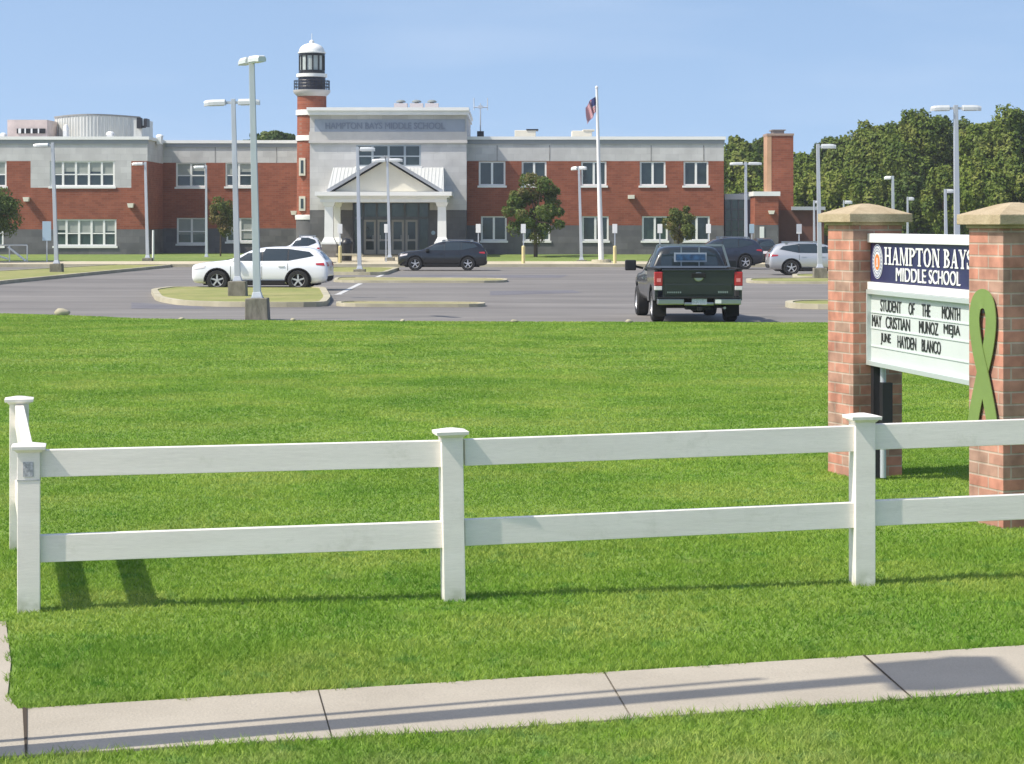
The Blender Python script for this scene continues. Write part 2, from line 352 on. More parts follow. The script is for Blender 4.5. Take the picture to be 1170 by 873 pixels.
def inpath(x, y, mg=0.0):
    e1 = 0.028*np.sin(x*9+1)+0.02*np.sin(x*23)+0.012*np.sin(x*57); 
    a = (y < np.interp(x, fx, fy)-mg+e1) & (y > np.interp(x, nx_, ny)+mg+0.8*e1)
    b = (x < np.interp(y, [11.3, 11.648, 12.0, 12.9, 14.0, 14.2], [-2.3, -2.53, -2.66, -2.84, -3.11, -3.2])-mg+0.03*np.sin(y*11)) & (y > 10.7) & (y < 14.2-mg+0.03*np.sin(x*13))
    return a | b

# kerbed islands in the car park (outline given by survey points)
def island(name, pts, kerb=0.22, grass=MEADOW, h=0.13):
    P = [Vector(g2(a, b)) for a, b in pts]
    # smooth closed outline
    Q = []
    for i in range(len(P)):
        a, b, c = P[i-1], P[i], P[(i+1) % len(P)]
        la, lc = (a-b).length, (c-b).length; r = min(1.6, la*0.4, lc*0.4)
        p = b+(a-b).normalized()*r; q = b+(c-b).normalized()*r
        for t in (0, .25, .5, .75, 1): Q.append((1-t)**2*p + 2*t*(1-t)*b + t*t*q)
    cen = sum(Q, Vector((0, 0)))/len(Q)
    area = sum(Q[i-1].x*Q[i].y-Q[i].x*Q[i-1].y for i in range(len(Q)))
    if area < 0: Q = Q[::-1]
    I = []
    for i in range(len(Q)):
        d = (Q[(i+1) % len(Q)]-Q[i-1]); nrm = Vector((-d.y, d.x)).normalized(); I.append(Q[i]+nrm*kerb)
    m = MB(); n = len(Q)
    for i in range(n):
        j = (i+1) % n
        m.quad((*Q[i], -0.05), (*Q[j], -0.05), (*Q[j], h), (*Q[i], h)); m.quad((*Q[i], h), (*Q[j], h), (*I[j], h), (*I[i], h)); m.quad((*I[i], h), (*I[j], h), (*I[j], h-0.05), (*I[i], h-0.05))
    tag(m.build(name+'_kerb', CONC2), kind='structure')
    m = MB(); m.poly([(*p, h-0.03) for p in I]); tag(m.build(name+'_turf', grass), kind='structure')
DRY = mat('dry_turf', (0.18, 0.21, 0.045), 0.95, col2=(0.30, 0.28, 0.10), vscale=0.45, fine=0.12, fscale=3)
DIRTC = mat('dirty_median_concrete', (0.22, 0.22, 0.08), 0.9, col2=(0.36, 0.32, 0.16), vscale=0.5)
island('left_island', [(-140, 343), (0, 324.5), (100, 314.5), (197, 305), (193, 302.6), (120, 305), (0, 312), (-140, 319)], grass=DRY)
island('front_island', [(172, 334), (178, 343.5), (205, 348.2), (260, 350), (372, 350.3), (378, 343), (371, 331), (250, 331), (195, 331)], grass=DRY)
island('long_median', [(384, 349.9), (552, 350.4), (556, 347.8), (384, 346.4)], kerb=0.15, grass=DIRTC, h=0.08)
island('rear_median', [(380, 322.5), (578, 322.9), (581, 319.6), (384, 318.2)], kerb=0.15, grass=DIRTC, h=0.08)
island('entrance_median', [(364, 313.6), (440, 314.0), (458, 307.6), (366, 307.6)], grass=DRY)
island('right_island', [(896, 347), (899, 352.6), (1150, 354), (1150, 346)], grass=DRY)
island('right_rear_island', [(852, 319.5), (853, 323.5), (1180, 325), (1180, 317)], grass=DRY, h=0.08)
island('right_lamp_island', [(905, 314.4), (906, 317.8), (1060, 318.4), (1060, 313.6)], grass=DRY, h=0.08)
# painted bay lines
m = MB()
def pline(a, b, w=0.12):
    p, q = Vector(g2(*a)), Vector(g2(*b)); d = (q-p).normalized(); s = Vector((-d.y, d.x))*w/2
    m.quad((*(p-s), -0.014), (*(p+s), -0.014), (*(q+s), -0.014), (*(q-s), -0.014))
pline((386, 336), (412, 323.4), 0.2); pline((374, 336.3), (392, 336), 0.25); pline((430, 316.5), (450, 308.5), 0.2)
tag(m.build('bay_markings', mat('worn_white_paint', (0.42, 0.42, 0.41), 0.8, col2=(0.6, 0.6, 0.58), vscale=3)), kind='structure')
# darker patches in the lot
m = MB()
for pts in ([(300-150, 345), (300-70, 349.5), (235, 352.5), (150, 352)], [(560, 332), (655, 331), (665, 334), (560, 337)], [(385, 316.8), (640, 316.9), (650, 313.8), (470, 313.6)]):
    m.poly([(*g2(*p), -0.016) for p in pts])
tag(m.build('asphalt_patch', mat('dark_asphalt', (0.115, 0.11, 0.12), 0.85, col2=(0.16, 0.155, 0.165), vscale=0.5)), kind='structure')

# ------------------------------------------------------------------ lawn grass (uncountable blades: one object)
def blades():
    V = []
    GD = []
    def field(y0, y1, dens, h, wd, margin=1.0):
        xm = 0.235*y1+margin; n = int(dens*2*xm*(y1-y0))
        x = rng.uniform(-xm, xm, n); y = rng.uniform(y0, y1, n)
        k = (np.abs(x) < 0.235*y+margin) & (y < lawn_far(x)+0.06*rng.standard_normal(n)) & ~inpath(x, y)
        x = x[k]; y = y[k]; n = len(x)
        # mowing height varies in soft patches, taller tufts along path edges and round posts
        pt = 0.5+0.5*np.sin(x*1.7+np.sin(y*1.3)*2)*np.sin(y*2.1+np.sin(x*0.9)*1.5)
        hh = h*(0.55+0.35*pt+0.5*rng.random(n))
        edge_d = np.minimum(np.abs(y-np.interp(x, fx, fy)), np.abs(y-np.interp(x, nx_, ny)))
        hh *= 1+0.5*np.exp(-(edge_d/0.12)**2)
        a = rng.uniform(0, 2*np.pi, n); b = rng.uniform(0, 2*np.pi, n); ln = rng.uniform(0.3, 1.5, n)*hh
        ww = wd*(0.6+0.8*rng.random(n))
        P = np.empty((n, 3, 3)); dx = np.cos(a)*ww/2; dy = np.sin(a)*ww/2
        P[:, 0] = np.stack([x-dx, y-dy, np.zeros(n)], 1); P[:, 1] = np.stack([x+dx, y+dy, np.zeros(n)], 1)
        P[:, 2] = np.stack([x+np.cos(b)*ln, y+np.sin(b)*ln, hh], 1)
        V.append(P.reshape(-1, 3))
    field(9.6, 13.5, 5600, 0.032, 0.0070)
    field(13.5, 18, 3400, 0.028, 0.0095)
    field(18, 26, 2600, 0.022, 0.011)
    field(26, 38, 1400, 0.020, 0.016)
    field(38, 63.5, 620, 0.020, 0.026)
    return np.concatenate(V)
def grass_mat():
    m = bpy.data.materials.new('grass_blades'); m.use_nodes = True; n = m.node_tree; L = n.links; p = n.nodes['Principled BSDF']
    g = n.nodes.new('ShaderNodeNewGeometry')
    def noise(sc, det=4, stretch=(1, 1, 0.0)):
        mp = n.nodes.new('ShaderNodeMapping'); mp.inputs['Scale'].default_value = stretch; L.new(g.outputs['Position'], mp.inputs[0])
        t = n.nodes.new('ShaderNodeTexNoise'); t.inputs['Scale'].default_value = sc; t.inputs['Detail'].default_value = det; L.new(mp.outputs[0], t.inputs[0]); return t
    def ramp(t, els):
        r = n.nodes.new('ShaderNodeValToRGB'); L.new(t.outputs['Fac'], r.inputs[0])
        r.color_ramp.elements[0].position = els[0][0]; r.color_ramp.elements[0].color = (*els[0][1], 1)
        r.color_ramp.elements[1].position = els[-1][0]; r.color_ramp.elements[1].color = (*els[-1][1], 1)
        for q, c in els[1:-1]: e = r.color_ramp.elements.new(q); e.color = (*c, 1)
        return r
    base = ramp(noise(0.55, 6), [(0.34, (0.175, 0.325, 0.040)), (0.5, (0.255, 0.395, 0.055)), (0.64, (0.34, 0.435, 0.085))])
    tint = ramp(noise(16, 4), [(0.32, (0.52, 0.66, 0.45)), (0.52, (1.0, 1.0, 1.0)), (0.70, (1.35, 1.2, 1.5))])
    mx = n.nodes.new('ShaderNodeMix'); mx.data_type = 'RGBA'; mx.blend_type = 'MULTIPLY'; mx.inputs[0].default_value = 1
    L.new(base.outputs[0], mx.inputs[6]); L.new(tint.outputs[0], mx.inputs[7])
    sy = n.nodes.new('ShaderNodeSeparateXYZ'); L.new(g.outputs['Position'], sy.inputs[0]); fd = n.nodes.new('ShaderNodeMapRange')
    fd.inputs['From Min'].default_value = 13; fd.inputs['From Max'].default_value = 28; fd.inputs['To Min'].default_value = 1.0; fd.inputs['To Max'].default_value = 0.25
    L.new(sy.outputs[1], fd.inputs[0]); L.new(fd.outputs[0], mx.inputs[0])
    # thin, straw coloured spots close to the path
    spots = ramp(noise(1.9, 5), [(0.60, (0, 0, 0)), (0.72, (1, 1, 1))])
    mx2 = n.nodes.new('ShaderNodeMix'); mx2.data_type = 'RGBA'
    mm = n.nodes.new('ShaderNodeMath'); mm.operation = 'MULTIPLY'; mm.inputs[1].default_value = 0.45
    sx = n.nodes.new('ShaderNodeSeparateXYZ'); L.new(g.outputs['Position'], sx.inputs[0])
    near = n.nodes.new('ShaderNodeMapRange'); near.inputs['From Min'].default_value = 12.2; near.inputs['From Max'].default_value = 10.2; near.inputs['To Max'].default_value = 0.75
    L.new(sx.outputs[1], near.inputs[0]); rr_ = ramp(noise(3.1, 4), [(0.40, (0, 0, 0)), (0.62, (1, 1, 1))])
    nm = n.nodes.new('ShaderNodeMath'); nm.operation = 'MULTIPLY'; L.new(near.outputs[0], nm.inputs[0]); L.new(rr_.outputs[0], nm.inputs[1])
    L.new(spots.outputs[0], mm.inputs[0]); mxx = n.nodes.new('ShaderNodeMath'); mxx.operation = 'MAXIMUM'; L.new(mm.outputs[0], mxx.inputs[0]); L.new(nm.outputs[0], mxx.inputs[1]); L.new(mxx.outputs[0], mx2.inputs[0]); L.new(mx.outputs[2], mx2.inputs[6]); mx2.inputs[7].default_value = (0.36, 0.42, 0.13, 1)
    L.new(mx2.outputs[2], p.inputs['Base Color']); 
    # clover and weed patches, and faint mowing tracks
    wd_ = ramp(noise(4.2, 5), [(0.57, (1, 1, 1)), (0.68, (0.62, 0.80, 0.95))])
    tk = ramp(noise(0.5, 4, (0.8, 0.5, 0)), [(0.36, (0.84, 0.88, 0.82)), (0.62, (1.08, 1.05, 1.08))])
    sp = ramp(noise(55, 1), [(0.735, (1, 1, 1)), (0.76, (2.0, 1.7, 3.0))])
    cur = mx2.outputs[2]
    for q in (wd_, tk, sp):
        mq = n.nodes.new('ShaderNodeMix'); mq.data_type = 'RGBA'; mq.blend_type = 'MULTIPLY'; mq.inputs[0].default_value = 1; L.new(cur, mq.inputs[6]); L.new(q.outputs[0], mq.inputs[7]); cur = mq.outputs[2]
    L.new(cur, p.inputs['Base Color'])
    p.inputs['Roughness'].default_value = 0.6; p.inputs['Specular IOR Level'].default_value = 0.12
    tr = n.nodes.new('ShaderNodeBsdfTranslucent'); L.new(cur, tr.inputs['Color'])
    ms = n.nodes.new('ShaderNodeMixShader'); ms.inputs[0].default_value = 0.35
    L.new(p.outputs[0], ms.inputs[1]); L.new(tr.outputs[0], ms.inputs[2]); L.new(ms.outputs[0], n.nodes['Material Output'].inputs[0])
    return m
GRASSM = grass_mat()
tag(npmesh('grass', blades(), 3, GRASSM), label='short mown green grass covering the lawn around the white fence', cat='grass', kind='stuff')

# ------------------------------------------------------------------ white post and rail fence
def post(label, px, base_y, topz, rz=R(10.8), tilt=None, loc=None):
    x, y = loc or g2(px, base_y)
    o = thing('fence_post', label, 'fence post', (x, y, -0.02), rz, 'posts of the white rail fence', tilt)
    hw = 0.072
    m = MB(); m.box(-hw, hw, -hw, hw, 0, topz-0.045); m.build('shaft', VINYL, o, bevel=0.004)
    m = MB(); z = topz-0.045+0.02
    m.frust(0, 0, z-0.03, z-0.012, hw+0.004, hw+0.004, hw+0.020, hw+0.020)
    m.frust(0, 0, z-0.012, z+0.012, hw+0.034, hw+0.034, hw+0.037, hw+0.037)
    m.frust(0, 0, z+0.0125, z+0.030, hw+0.033, hw+0.033, 0.02, 0.02)
    m.build('cap', VINYL, o, bevel=0.003)
    return o
P1 = post('front corner fence post at the left, with a grey sticker near its top', 33, 698, 1.10)
P2 = post('white fence post in the middle of the photo, nearest the path centre', 518, 685.5, 1.155, tilt=(0, R(-1.0)))
P3 = post('white fence post standing before the left brick pillar', 985, 668, 1.20)
P4 = post('white fence post beyond the right edge of the photo', 0, 0, 1.24, loc=(5.25, 16.25))
P5 = post('rear fence post behind the corner post at the far left', 22, 627, 1.185)
m = MB(); m.box(-0.035, 0.03, -0.0765, -0.0735, 0.89, 0.985); m.build('sticker', mat('grey_sticker', (0.42, 0.42, 0.44), 0.6, var=0.4, vscale=60), P1)
m = MB(); m.box(-0.0745, 0.0745, -0.0752, 0.0745, 0.865, 0.872); m.build('trim_band', mat('seam_grey', (0.45, 0.46, 0.44), 0.6), P1)
def rail(label, pa, pb, za, zb, cut=0.072, h=0.175, th=0.066):
    a = Vector((pa.location.x, pa.location.y, za)); b = Vector((pb.location.x, pb.location.y, zb)); d = (b-a).normalized()
    a2 = a+d*cut; b2 = b-d*cut; mid = (a2+b2)/2
    m = MB(); m.bar(a2-mid, b2-mid, th, h)
    o = m.build('fence_rail', VINYL, bevel=0.004); o.location = mid
    return tag(o, label, 'fence rail', 'rails of the white fence')
rail('upper white rail between the corner post and the middle post', P1, P2, 0.948, 0.972)
rail('lower white rail between the corner post and the middle post', P1, P2, 0.40, 0.438)
rail('upper white rail from the middle post to the post before the brick pillar', P2, P3, 0.975, 1.012)
rail('lower white rail from the middle post to the post before the brick pillar', P2, P3, 0.445, 0.485)
rail('upper white rail running out of the right edge below the green ribbon', P3, P4, 1.018, 1.06)
rail('lower white rail running out of the right edge across the brick pillar foot', P3, P4, 0.492, 0.54)
rail('upper white rail running back from the corner post to the rear post', P1, P5, 0.948, 1.02)
rail('lower white rail running back from the corner post to the rear post', P1, P5, 0.40, 0.45)

# utility pole outside the frame, its shadow lies along the footpath
px_, py_ = -3.35, 10.30
o = thing('utility_pole', 'round wooden utility pole left of the view whose shadow lies along the footpath', 'utility pole', (px_, py_, 0))
m = MB(); m.tube((0, 0, -0.1), (0, 0, 7.419), 0.12, 0.10, 16); m.build('pole', mat('tarred_wood', (0.12, 0.09, 0.06), 0.85, var=0.3, vscale=6, stretch=(4, 4, 0.3)), o, smooth=True)
m = MB(); m.tube((-0.10, 0.21, 0), (-0.10, 0.21, 6.5), 0.03, 0.03, 8)
m.build('conduit', GALV, o)
m = MB(); m.box(-0.12, 0.12, -0.37, 0.37, 7.42, 8.06); m.box(-0.14, 0.14, -0.39, 0.39, 8.06, 8.10); m.build('equipment_box', GALV, o)

# ------------------------------------------------------------------ brick pillars and the sign between them
AL = R(19); E1 = Vector((math.cos(AL), math.sin(AL), 0)); E2 = Vector((-math.sin(AL), math.cos(AL), 0))
PS = 0.54
def pillar(label, near, hgt):
    c = Vector((near[0], near[1], 0)) + E1*PS/2 + E2*PS/2
    o = thing('brick_pillar', label, 'brick pillar', c, AL, 'brick pillars of the school sign')
    m = MB(); h = PS/2; m.box(-h, h, -h, h, -0.05, hgt-0.23); m.build('shaft', PBRICK, o, bevel=0.004)
    m = MB(); h2 = h+0.075; z = hgt-0.23
    m.box(-h-0.02, h+0.02, -h-0.02, h+0.02, z, z+0.03, 0)
    m.box(-h2, h2, -h2, h2, z+0.03, z+0.115, 0)
    m.frust(0, 0, z+0.1152, z+0.20, h2-0.01, h2-0.01, 0.10, 0.10); m.frust(0, 0, z+0.2002, z+0.215, 0.10, 0.10, 0.03, 0.03)
    m.build('cap', CAPST, o, bevel=0.006)
    return o
NL = Vector((3.335, 22.25, 0)); NR = Vector((4.003, 18.55, 0))
PL = pillar('left brick pillar with pyramid stone cap behind the fence', NL, 2.70)
PR = pillar('right brick pillar carrying the green ribbon, cut by the photo edge', NR, 2.68)

S0 = NL + E1*0.155; S1 = NR + E1*0.15 + E2*PS; SD = (S1-S0).normalized(); SL = (S1-S0).length
SN = Vector((SD.y, -SD.x, 0)); 
if SN.x > 0: SN = -SN                                   # faces left, towards the sun
def su(px):                                             # distance along the sign face for a survey column
    k = (px-CX)/F; return (k*S0.y-S0.x)/(SD.x-k*SD.y)
sgn = thing('school_sign', 'navy and white letter board sign hung between two brick pillars', 'sign', S0, math.atan2(SD.y, SD.x))
# local frame: x along the sign from the left pillar, y = away from the readable face (if SN is -y local)
ly = 1 if (Matrix.Rotation(math.atan2(SD.y, SD.x), 3, 'Z') @ Vector((0, 1, 0))).dot(SN) < 0 else -1
assert ly == 1 or ly == -1
def sbox(m, u0, u1, d0, d1, z0, z1): m.box(u0, u1, min(d0*ly, d1*ly), max(d0*ly, d1*ly), z0, z1)
m = MB(); sbox(m, 0.01, SL-0.01, 0.03, 0.15, 1.92, 2.30); m.build('name_panel', NAVY, sgn, bevel=0.003)
m = MB(); sbox(m, 0.0, SL-0.005, 0.0, 0.18, 2.302, 2.39); m.build('top_trim', WHITE, sgn, bevel=0.004)
m = MB(); sbox(m, 0.0, SL-0.005, 0.0, 0.18, 1.845, 1.918); m.build('middle_trim', WHITE, sgn, bevel=0.004)
m = MB(); sbox(m, 0.03, SL-0.03, 0.03, 0.18, 1.15, 1.80); m.build('letter_board', FADED, sgn)
m = MB(); ub = -0.06
sbox(m, 0.005, SL-0.005, -0.015, 0.19, 1.80, 1.843); sbox(m, 0.005, SL-0.005, -0.015, 0.19, 1.105, 1.15)
sbox(m, 0.005, 0.035, -0.015, 0.19, 1.151, 1.799); sbox(m, SL-0.035, SL-0.005, -0.015, 0.19, 1.151, 1.799)
m.build('board_frame', mat('pale_aluminium', (0.55, 0.60, 0.58), 0.4, 0.3), sgn, bevel=0.003)
m = MB()
for z in (1.30, 1.475, 1.63): sbox(m, 0.04, SL-0.04, 0.022, 0.0295, z-0.012, z)
m.build('letter_track', mat('clear_track', (0.60, 0.65, 0.63), 0.4), sgn)
for u in (0.22, SL-0.3): m = MB(); m.tube((u, 0.09*ly, 0.02), (u, 0.09*ly, 1.104), 0.03, 0.03, 10); m.build('support_pipe', GALV, sgn, smooth=True)
m = MB(); m.box(0.08, 0.17, 0.05*ly-0.04, 0.05*ly+0.04, 0.0, 1.10); m.box(0.26, 0.36, 0.09*ly-0.05, 0.09*ly+0.05, 0.55, 0.95); m.build('dark_boxes', DARKM, sgn)  # dark upright strip and a dark box below the board
# text: local matrix  x->u, y->z, z-> -y*ly (towards the reader)
def tmat(u, d, z):
    return Matrix(((1, 0, 0, u), (0, 0, -ly if ly == 1 else 1, d*ly), (0, 1, 0, z), (0, 0, 0, 1)))
def serif_word(word, u0, u1, z0, z1, d, name):
    # heavy roman capitals drawn with thick and thin strokes and slab serifs; cell 1 x 1
    T, t, sf = 0.24, 0.11, 0.08
    def stem(M, x, w=T, y0=0, y1=1, ext=0.09):
        M.append([(x, y0), (x+w, y0), (x+w, y1), (x, y1)])
        for yy in ((y0, y0+sf), (y1-sf, y1)): M.append([(x-ext, yy[0]), (x+w+ext, yy[0]), (x+w+ext, yy[1]), (x-ext, yy[1])])
    def arc(M, cx, cy, rx, ry, tx, ty, a0, a1, n=12):
        for i in range(n):
            a = math.radians(a0+(a1-a0)*i/n); b = math.radians(a0+(a1-a0)*(i+1)/n)
            M.append([(cx+rx*math.cos(a), cy+ry*math.sin(a)), (cx+rx*math.cos(b), cy+ry*math.sin(b)), (cx+(rx-tx)*math.cos(b), cy+(ry-ty)*math.sin(b)), (cx+(rx-tx)*math.cos(a), cy+(ry-ty)*math.sin(a))])
    def G(c):
        M = []
        if c == 'H': stem(M, .1); stem(M, .68); M.append([(.3, .45), (.7, .45), (.7, .45+t), (.3, .45+t)]); return M, 1.02
        if c == 'A':
            M.append([(.08, 0), (.08+t, 0), (.55, 1), (.44, 1)]); M.append([(.62, 0), (.62+T+.04, 0), (.60, 1), (.42, 1)]); M.append([(.2, .28), (.75, .28), (.72, .38), (.24, .38)])
            M.append([(-.02, 0), (.3, 0), (.3, sf), (-.02, sf)]); M.append([(.54, 0), (1.0, 0), (1.0, sf), (.54, sf)]); return M, 1.0
        if c == 'M':
            stem(M, .1, t); stem(M, .86, T); M.append([(.1, 1), (.34, 1), (.66, .12), (.54, 0)]); M.append([(.54, 0), (.64, 0), (.96, 1), (.86, 1)]); return M, 1.2
        if c == 'P':
            stem(M, .1); arc(M, .36, .74, .44, .26, T, t, -90, 90); M += [[(.3, 1-t), (.38, 1-t), (.38, 1), (.3, 1)], [(.3, .48), (.38, .48), (.38, .48+t), (.3, .48+t)]]; return M, .84
        if c == 'B':
            stem(M, .1); arc(M, .36, .76, .40, .24, T, t, -90, 90); arc(M, .38, .28, .46, .28, T, t, -90, 90)
            M += [[(.3, 1-t), (.38, 1-t), (.38, 1), (.3, 1)], [(.3, .45), (.38, .45), (.38, .45+t+.03), (.3, .45+t+.03)], [(.3, 0), (.38, 0), (.38, t), (.3, t)]]; return M, .9
        if c == 'T':
            stem(M, .34); M.append([(0, 1-t), (.92, 1-t), (.92, 1), (0, 1)]); M.append([(0, .74), (sf, .74), (sf, 1), (0, 1)]); M.append([(.92-sf, .74), (.92, .74), (.92, 1), (.92-sf, 1)]); return M, .94
        if c == 'O': arc(M, .48, .5, .48, .52, T, t, 0, 360, 28); return M, .98
        if c == 'N':
            stem(M, .1, t); stem(M, .78, t); M.append([(.1, 1), (.36, 1), (.89, .0), (.78, 0)]); M.append([(.1, 1), (.36, 1), (.89, .0), (.66, 0)]); return M, 1.0
        if c == 'Y':
            M.append([(.02, 1), (.28, 1), (.58, .42), (.36, .42)]); M.append([(.44, .42), (.56, .42), (.88, 1), (.77, 1)]); M.append([(.34, 0), (.58, 0), (.58, .45), (.34, .45)])
            M += [[(-.04, 1-sf), (.36, 1-sf), (.36, 1), (-.04, 1)], [(.66, 1-sf), (.98, 1-sf), (.98, 1), (.66, 1)], [(.25, 0), (.67, 0), (.67, sf), (.25, sf)]]; return M, .94
        if c == 'S':
            arc(M, .38, .74, .36, .28, T*.85, t, 20, 270); arc(M, .38, .26, .38, .28, T*.85, t, -160, 90)
            M += [[(.62, .68), (.72, .68), (.72, 1), (.62, 1)], [(.02, 0), (.12, 0), (.12, .34), (.02, .34)]]; return M, .80
        return M, .45
    x = 0; shapes = []
    for c in word:
        M, adv = G(c)
        shapes += [[(x+p[0], p[1]) for p in q] for q in M]; x += adv+0.05
    m = MB(); k = (u1-u0)/x
    for i, q in enumerate(shapes):
        dd = d - 0.0004*(i % 7)
        m.poly([(u0+p[0]*k, dd*ly, z0+p[1]*(z1-z0)) for p in q])
    return m.build(name, WHITE, sgn, fix=False)
serif_word('HAMPTON', su(1007.5), su(1071.5), 2.095, 2.262, 0.024, 'name_letters')
serif_word('BAYS', su(1075), su(1109.5), 2.095, 2.262, 0.024, 'name_letters')
text_mesh('school_letters', 'MIDDLE', WHITE, sgn, su(1055)-su(1021), 0.125, 0.003, tmat(su(1021), 0.026, 1.945))
text_mesh('school_letters', 'SCHOOL', WHITE, sgn, su(1094)-su(1058.5), 0.125, 0.003, tmat(su(1058.5), 0.026, 1.945))
# round seal
def ring(m, u, z, r0, r1, d, mi, n=32):
    for k in range(n):
        a, b = 2*math.pi*k/n, 2*math.pi*(k+1)/n
        m.quad((u+r0*math.cos(a), d*ly, z+r0*math.sin(a)), (u+r1*math.cos(a), d*ly, z+r1*math.sin(a)), (u+r1*math.cos(b), d*ly, z+r1*math.sin(b)), (u+r0*math.cos(b), d*ly, z+r0*math.sin(b)), mi)
m = MB(); uc, zc = su(999.5), 2.12
ring(m, uc, zc, 0.0, 0.168, 0.026, 0); ring(m, uc, zc, 0.150, 0.160, 0.024, 2); ring(m, uc, zc, 0.098, 0.106, 0.024, 2)
ring(m, uc, zc-0.005, 0.0, 0.078, 0.023, 1)
for k in range(22):
    a = 2*math.pi*k/22; u, z = uc+0.128*math.cos(a), zc+0.128*math.sin(a); m.quad((u-.007, .0225*ly, z-.011), (u+.007, .0225*ly, z-.011), (u+.007, .0225*ly, z+.011), (u-.007, .0225*ly, z+.011), 2)
m.poly([(uc-.03, .0215*ly, zc-.05), (uc+.03, .0215*ly, zc-.05), (uc+.018, .0215*ly, zc+.035), (uc-.018, .0215*ly, zc+.035)], 0)
m.poly([(uc-.012, .0205*ly, zc-.04), (uc+.012, .0205*ly, zc-.04), (uc, .0205*ly, zc+.045)], 3)
m.build('round_seal', [WHITE, ORANGE, mat('seal_blue', (0.10, 0.14, 0.32), 0.5), mat('seal_red', (0.5, 0.06, 0.05), 0.5)], sgn, fix=False)
for words, z in (((('STUDENT', 1003, 1026.5), ('OF', 1035, 1041.5), ('THE', 1050, 1059.5), ('MONTH', 1073, 1093.5)), 1.643),
                 ((('MAY', 993.5, 1004), ('CRISTIAN', 1009, 1036.5), ('MUNOZ', 1047, 1068.5), ('MEJIA', 1075, 1093.5)), 1.487),
                 ((('JUNE', 1003.5, 1014.5), ('HAYDEN', 1022.5, 1043.5), ('BLANCO', 1050, 1071.5)), 1.322)):
    for wd, a, b in words:
        text_mesh('board_word', wd, INK, sgn, su(b)-su(a), 0.112, 0.002, tmat(su(a), 0.027, z))

# green ribbon cut-out on the sunlit face of the right pillar
rib = thing('ribbon_cutout', 'lime green awareness ribbon cut-out fixed to the right brick pillar', 'ribbon', NR + E2*PS/2, AL)
# local: -x is outwards from the left face, y runs along it (towards back)
def ribbon():
    n = 30; m = MB(); pts = []
    # centre line from the lower left tail up over the loop and down to the lower right tail; (s, z)
    K = [(0.205, 0.80), (0.155, 0.95), (0.03, 1.22), (-0.09, 1.45), (-0.150, 1.66), (-0.125, 1.80), (-0.05, 1.862), (0.05, 1.862), (0.125, 1.80), (0.150, 1.66), (0.09, 1.45), (-0.03, 1.22), (-0.155, 0.95), (-0.205, 0.80)]
    P = [Vector((p[0]*.82, p[1])) for p in K]; L = []
    for i in range(len(P)-1):
        p0 = P[max(i-1, 0)]; p1 = P[i]; p2 = P[i+1]; p3 = P[min(i+2, len(P)-1)]
        for t in np.linspace(0, 1, 6, endpoint=False):
            L.append(0.5*((2*p1)+(p2-p0)*t+(2*p0-5*p1+4*p2-p3)*t*t+(3*p1-p0-3*p2+p3)*t**3))
    L.append(P[-1]); N = len(L)
    hw = 0.080
    prev = None
    for i, p in enumerate(L):
        d = (L[min(i+1, N-1)]-L[max(i-1, 0)]).normalized(); s = Vector((-d.y, d.x))*hw
        x = -0.028 - 0.009*max(0, min(1, (i/N-.45)*8))
        cur = [(x, (p-s).x, (p-s).y), (x, (p+s).x, (p+s).y), (x+0.008, (p+s).x, (p+s).y), (x+0.008, (p-s).x, (p-s).y)]
        if prev:
            for a in range(4): b = (a+1) % 4; m.quad(prev[a], prev[b], cur[b], cur[a])
        prev = cur
    return m
rb = ribbon().build('ribbon_band', GREENR, rib, fix=False)
for z in (1.05, 1.75): m = MB(); m.box(-0.024, 0.0, -0.02, 0.02, z, z+0.03); m.build('spacer', DARKM, rib)

# ------------------------------------------------------------------ the school building
BY = 143.5
B = thing('school_building', 'two storey red brick school with grey block bands and white portico', 'school building', (0, BY, 0))
OFF = (0, BY, 0)
GB = 0.40
def wall_grid(m, x0, x1, z0, z1, Y, openings, matf, splits_x=(), splits_z=(), depth=0.28, rm=None):
    xs = sorted(set([x0, x1]+[v for o in openings for v in o[:2]]+[v for v in splits_x if x0 < v < x1]))
    zs = sorted(set([z0, z1]+[v for o in openings for v in o[2:4]]+[v for v in splits_z if z0 < v < z1]))
    for i in range(len(xs)-1):
        for j in range(len(zs)-1):
            xc, zc = (xs[i]+xs[i+1])/2, (zs[j]+zs[j+1])/2
            if any(o[0] < xc < o[1] and o[2] < zc < o[3] for o in openings): continue
            m.quad((xs[i], Y, zs[j]), (xs[i+1], Y, zs[j]), (xs[i+1], Y, zs[j+1]), (xs[i], Y, zs[j+1]), matf(xc, zc))
    for o in openings:
        a, b, c, d = o[:4]; k = matf((a+b)/2, (c+d)/2)
        m.quad((a, Y, c), (a, Y, d), (a, Y+depth, d), (a, Y+depth, c), k); m.quad((b, Y, c), (b, Y+depth, c), (b, Y+depth, d), (b, Y, d), k)
        m.quad((a, Y, d), (b, Y, d), (b, Y+depth, d), (a, Y+depth, d), k); m.quad((a, Y, c), (a, Y+depth, c), (b, Y+depth, c), (b, Y, c), k)
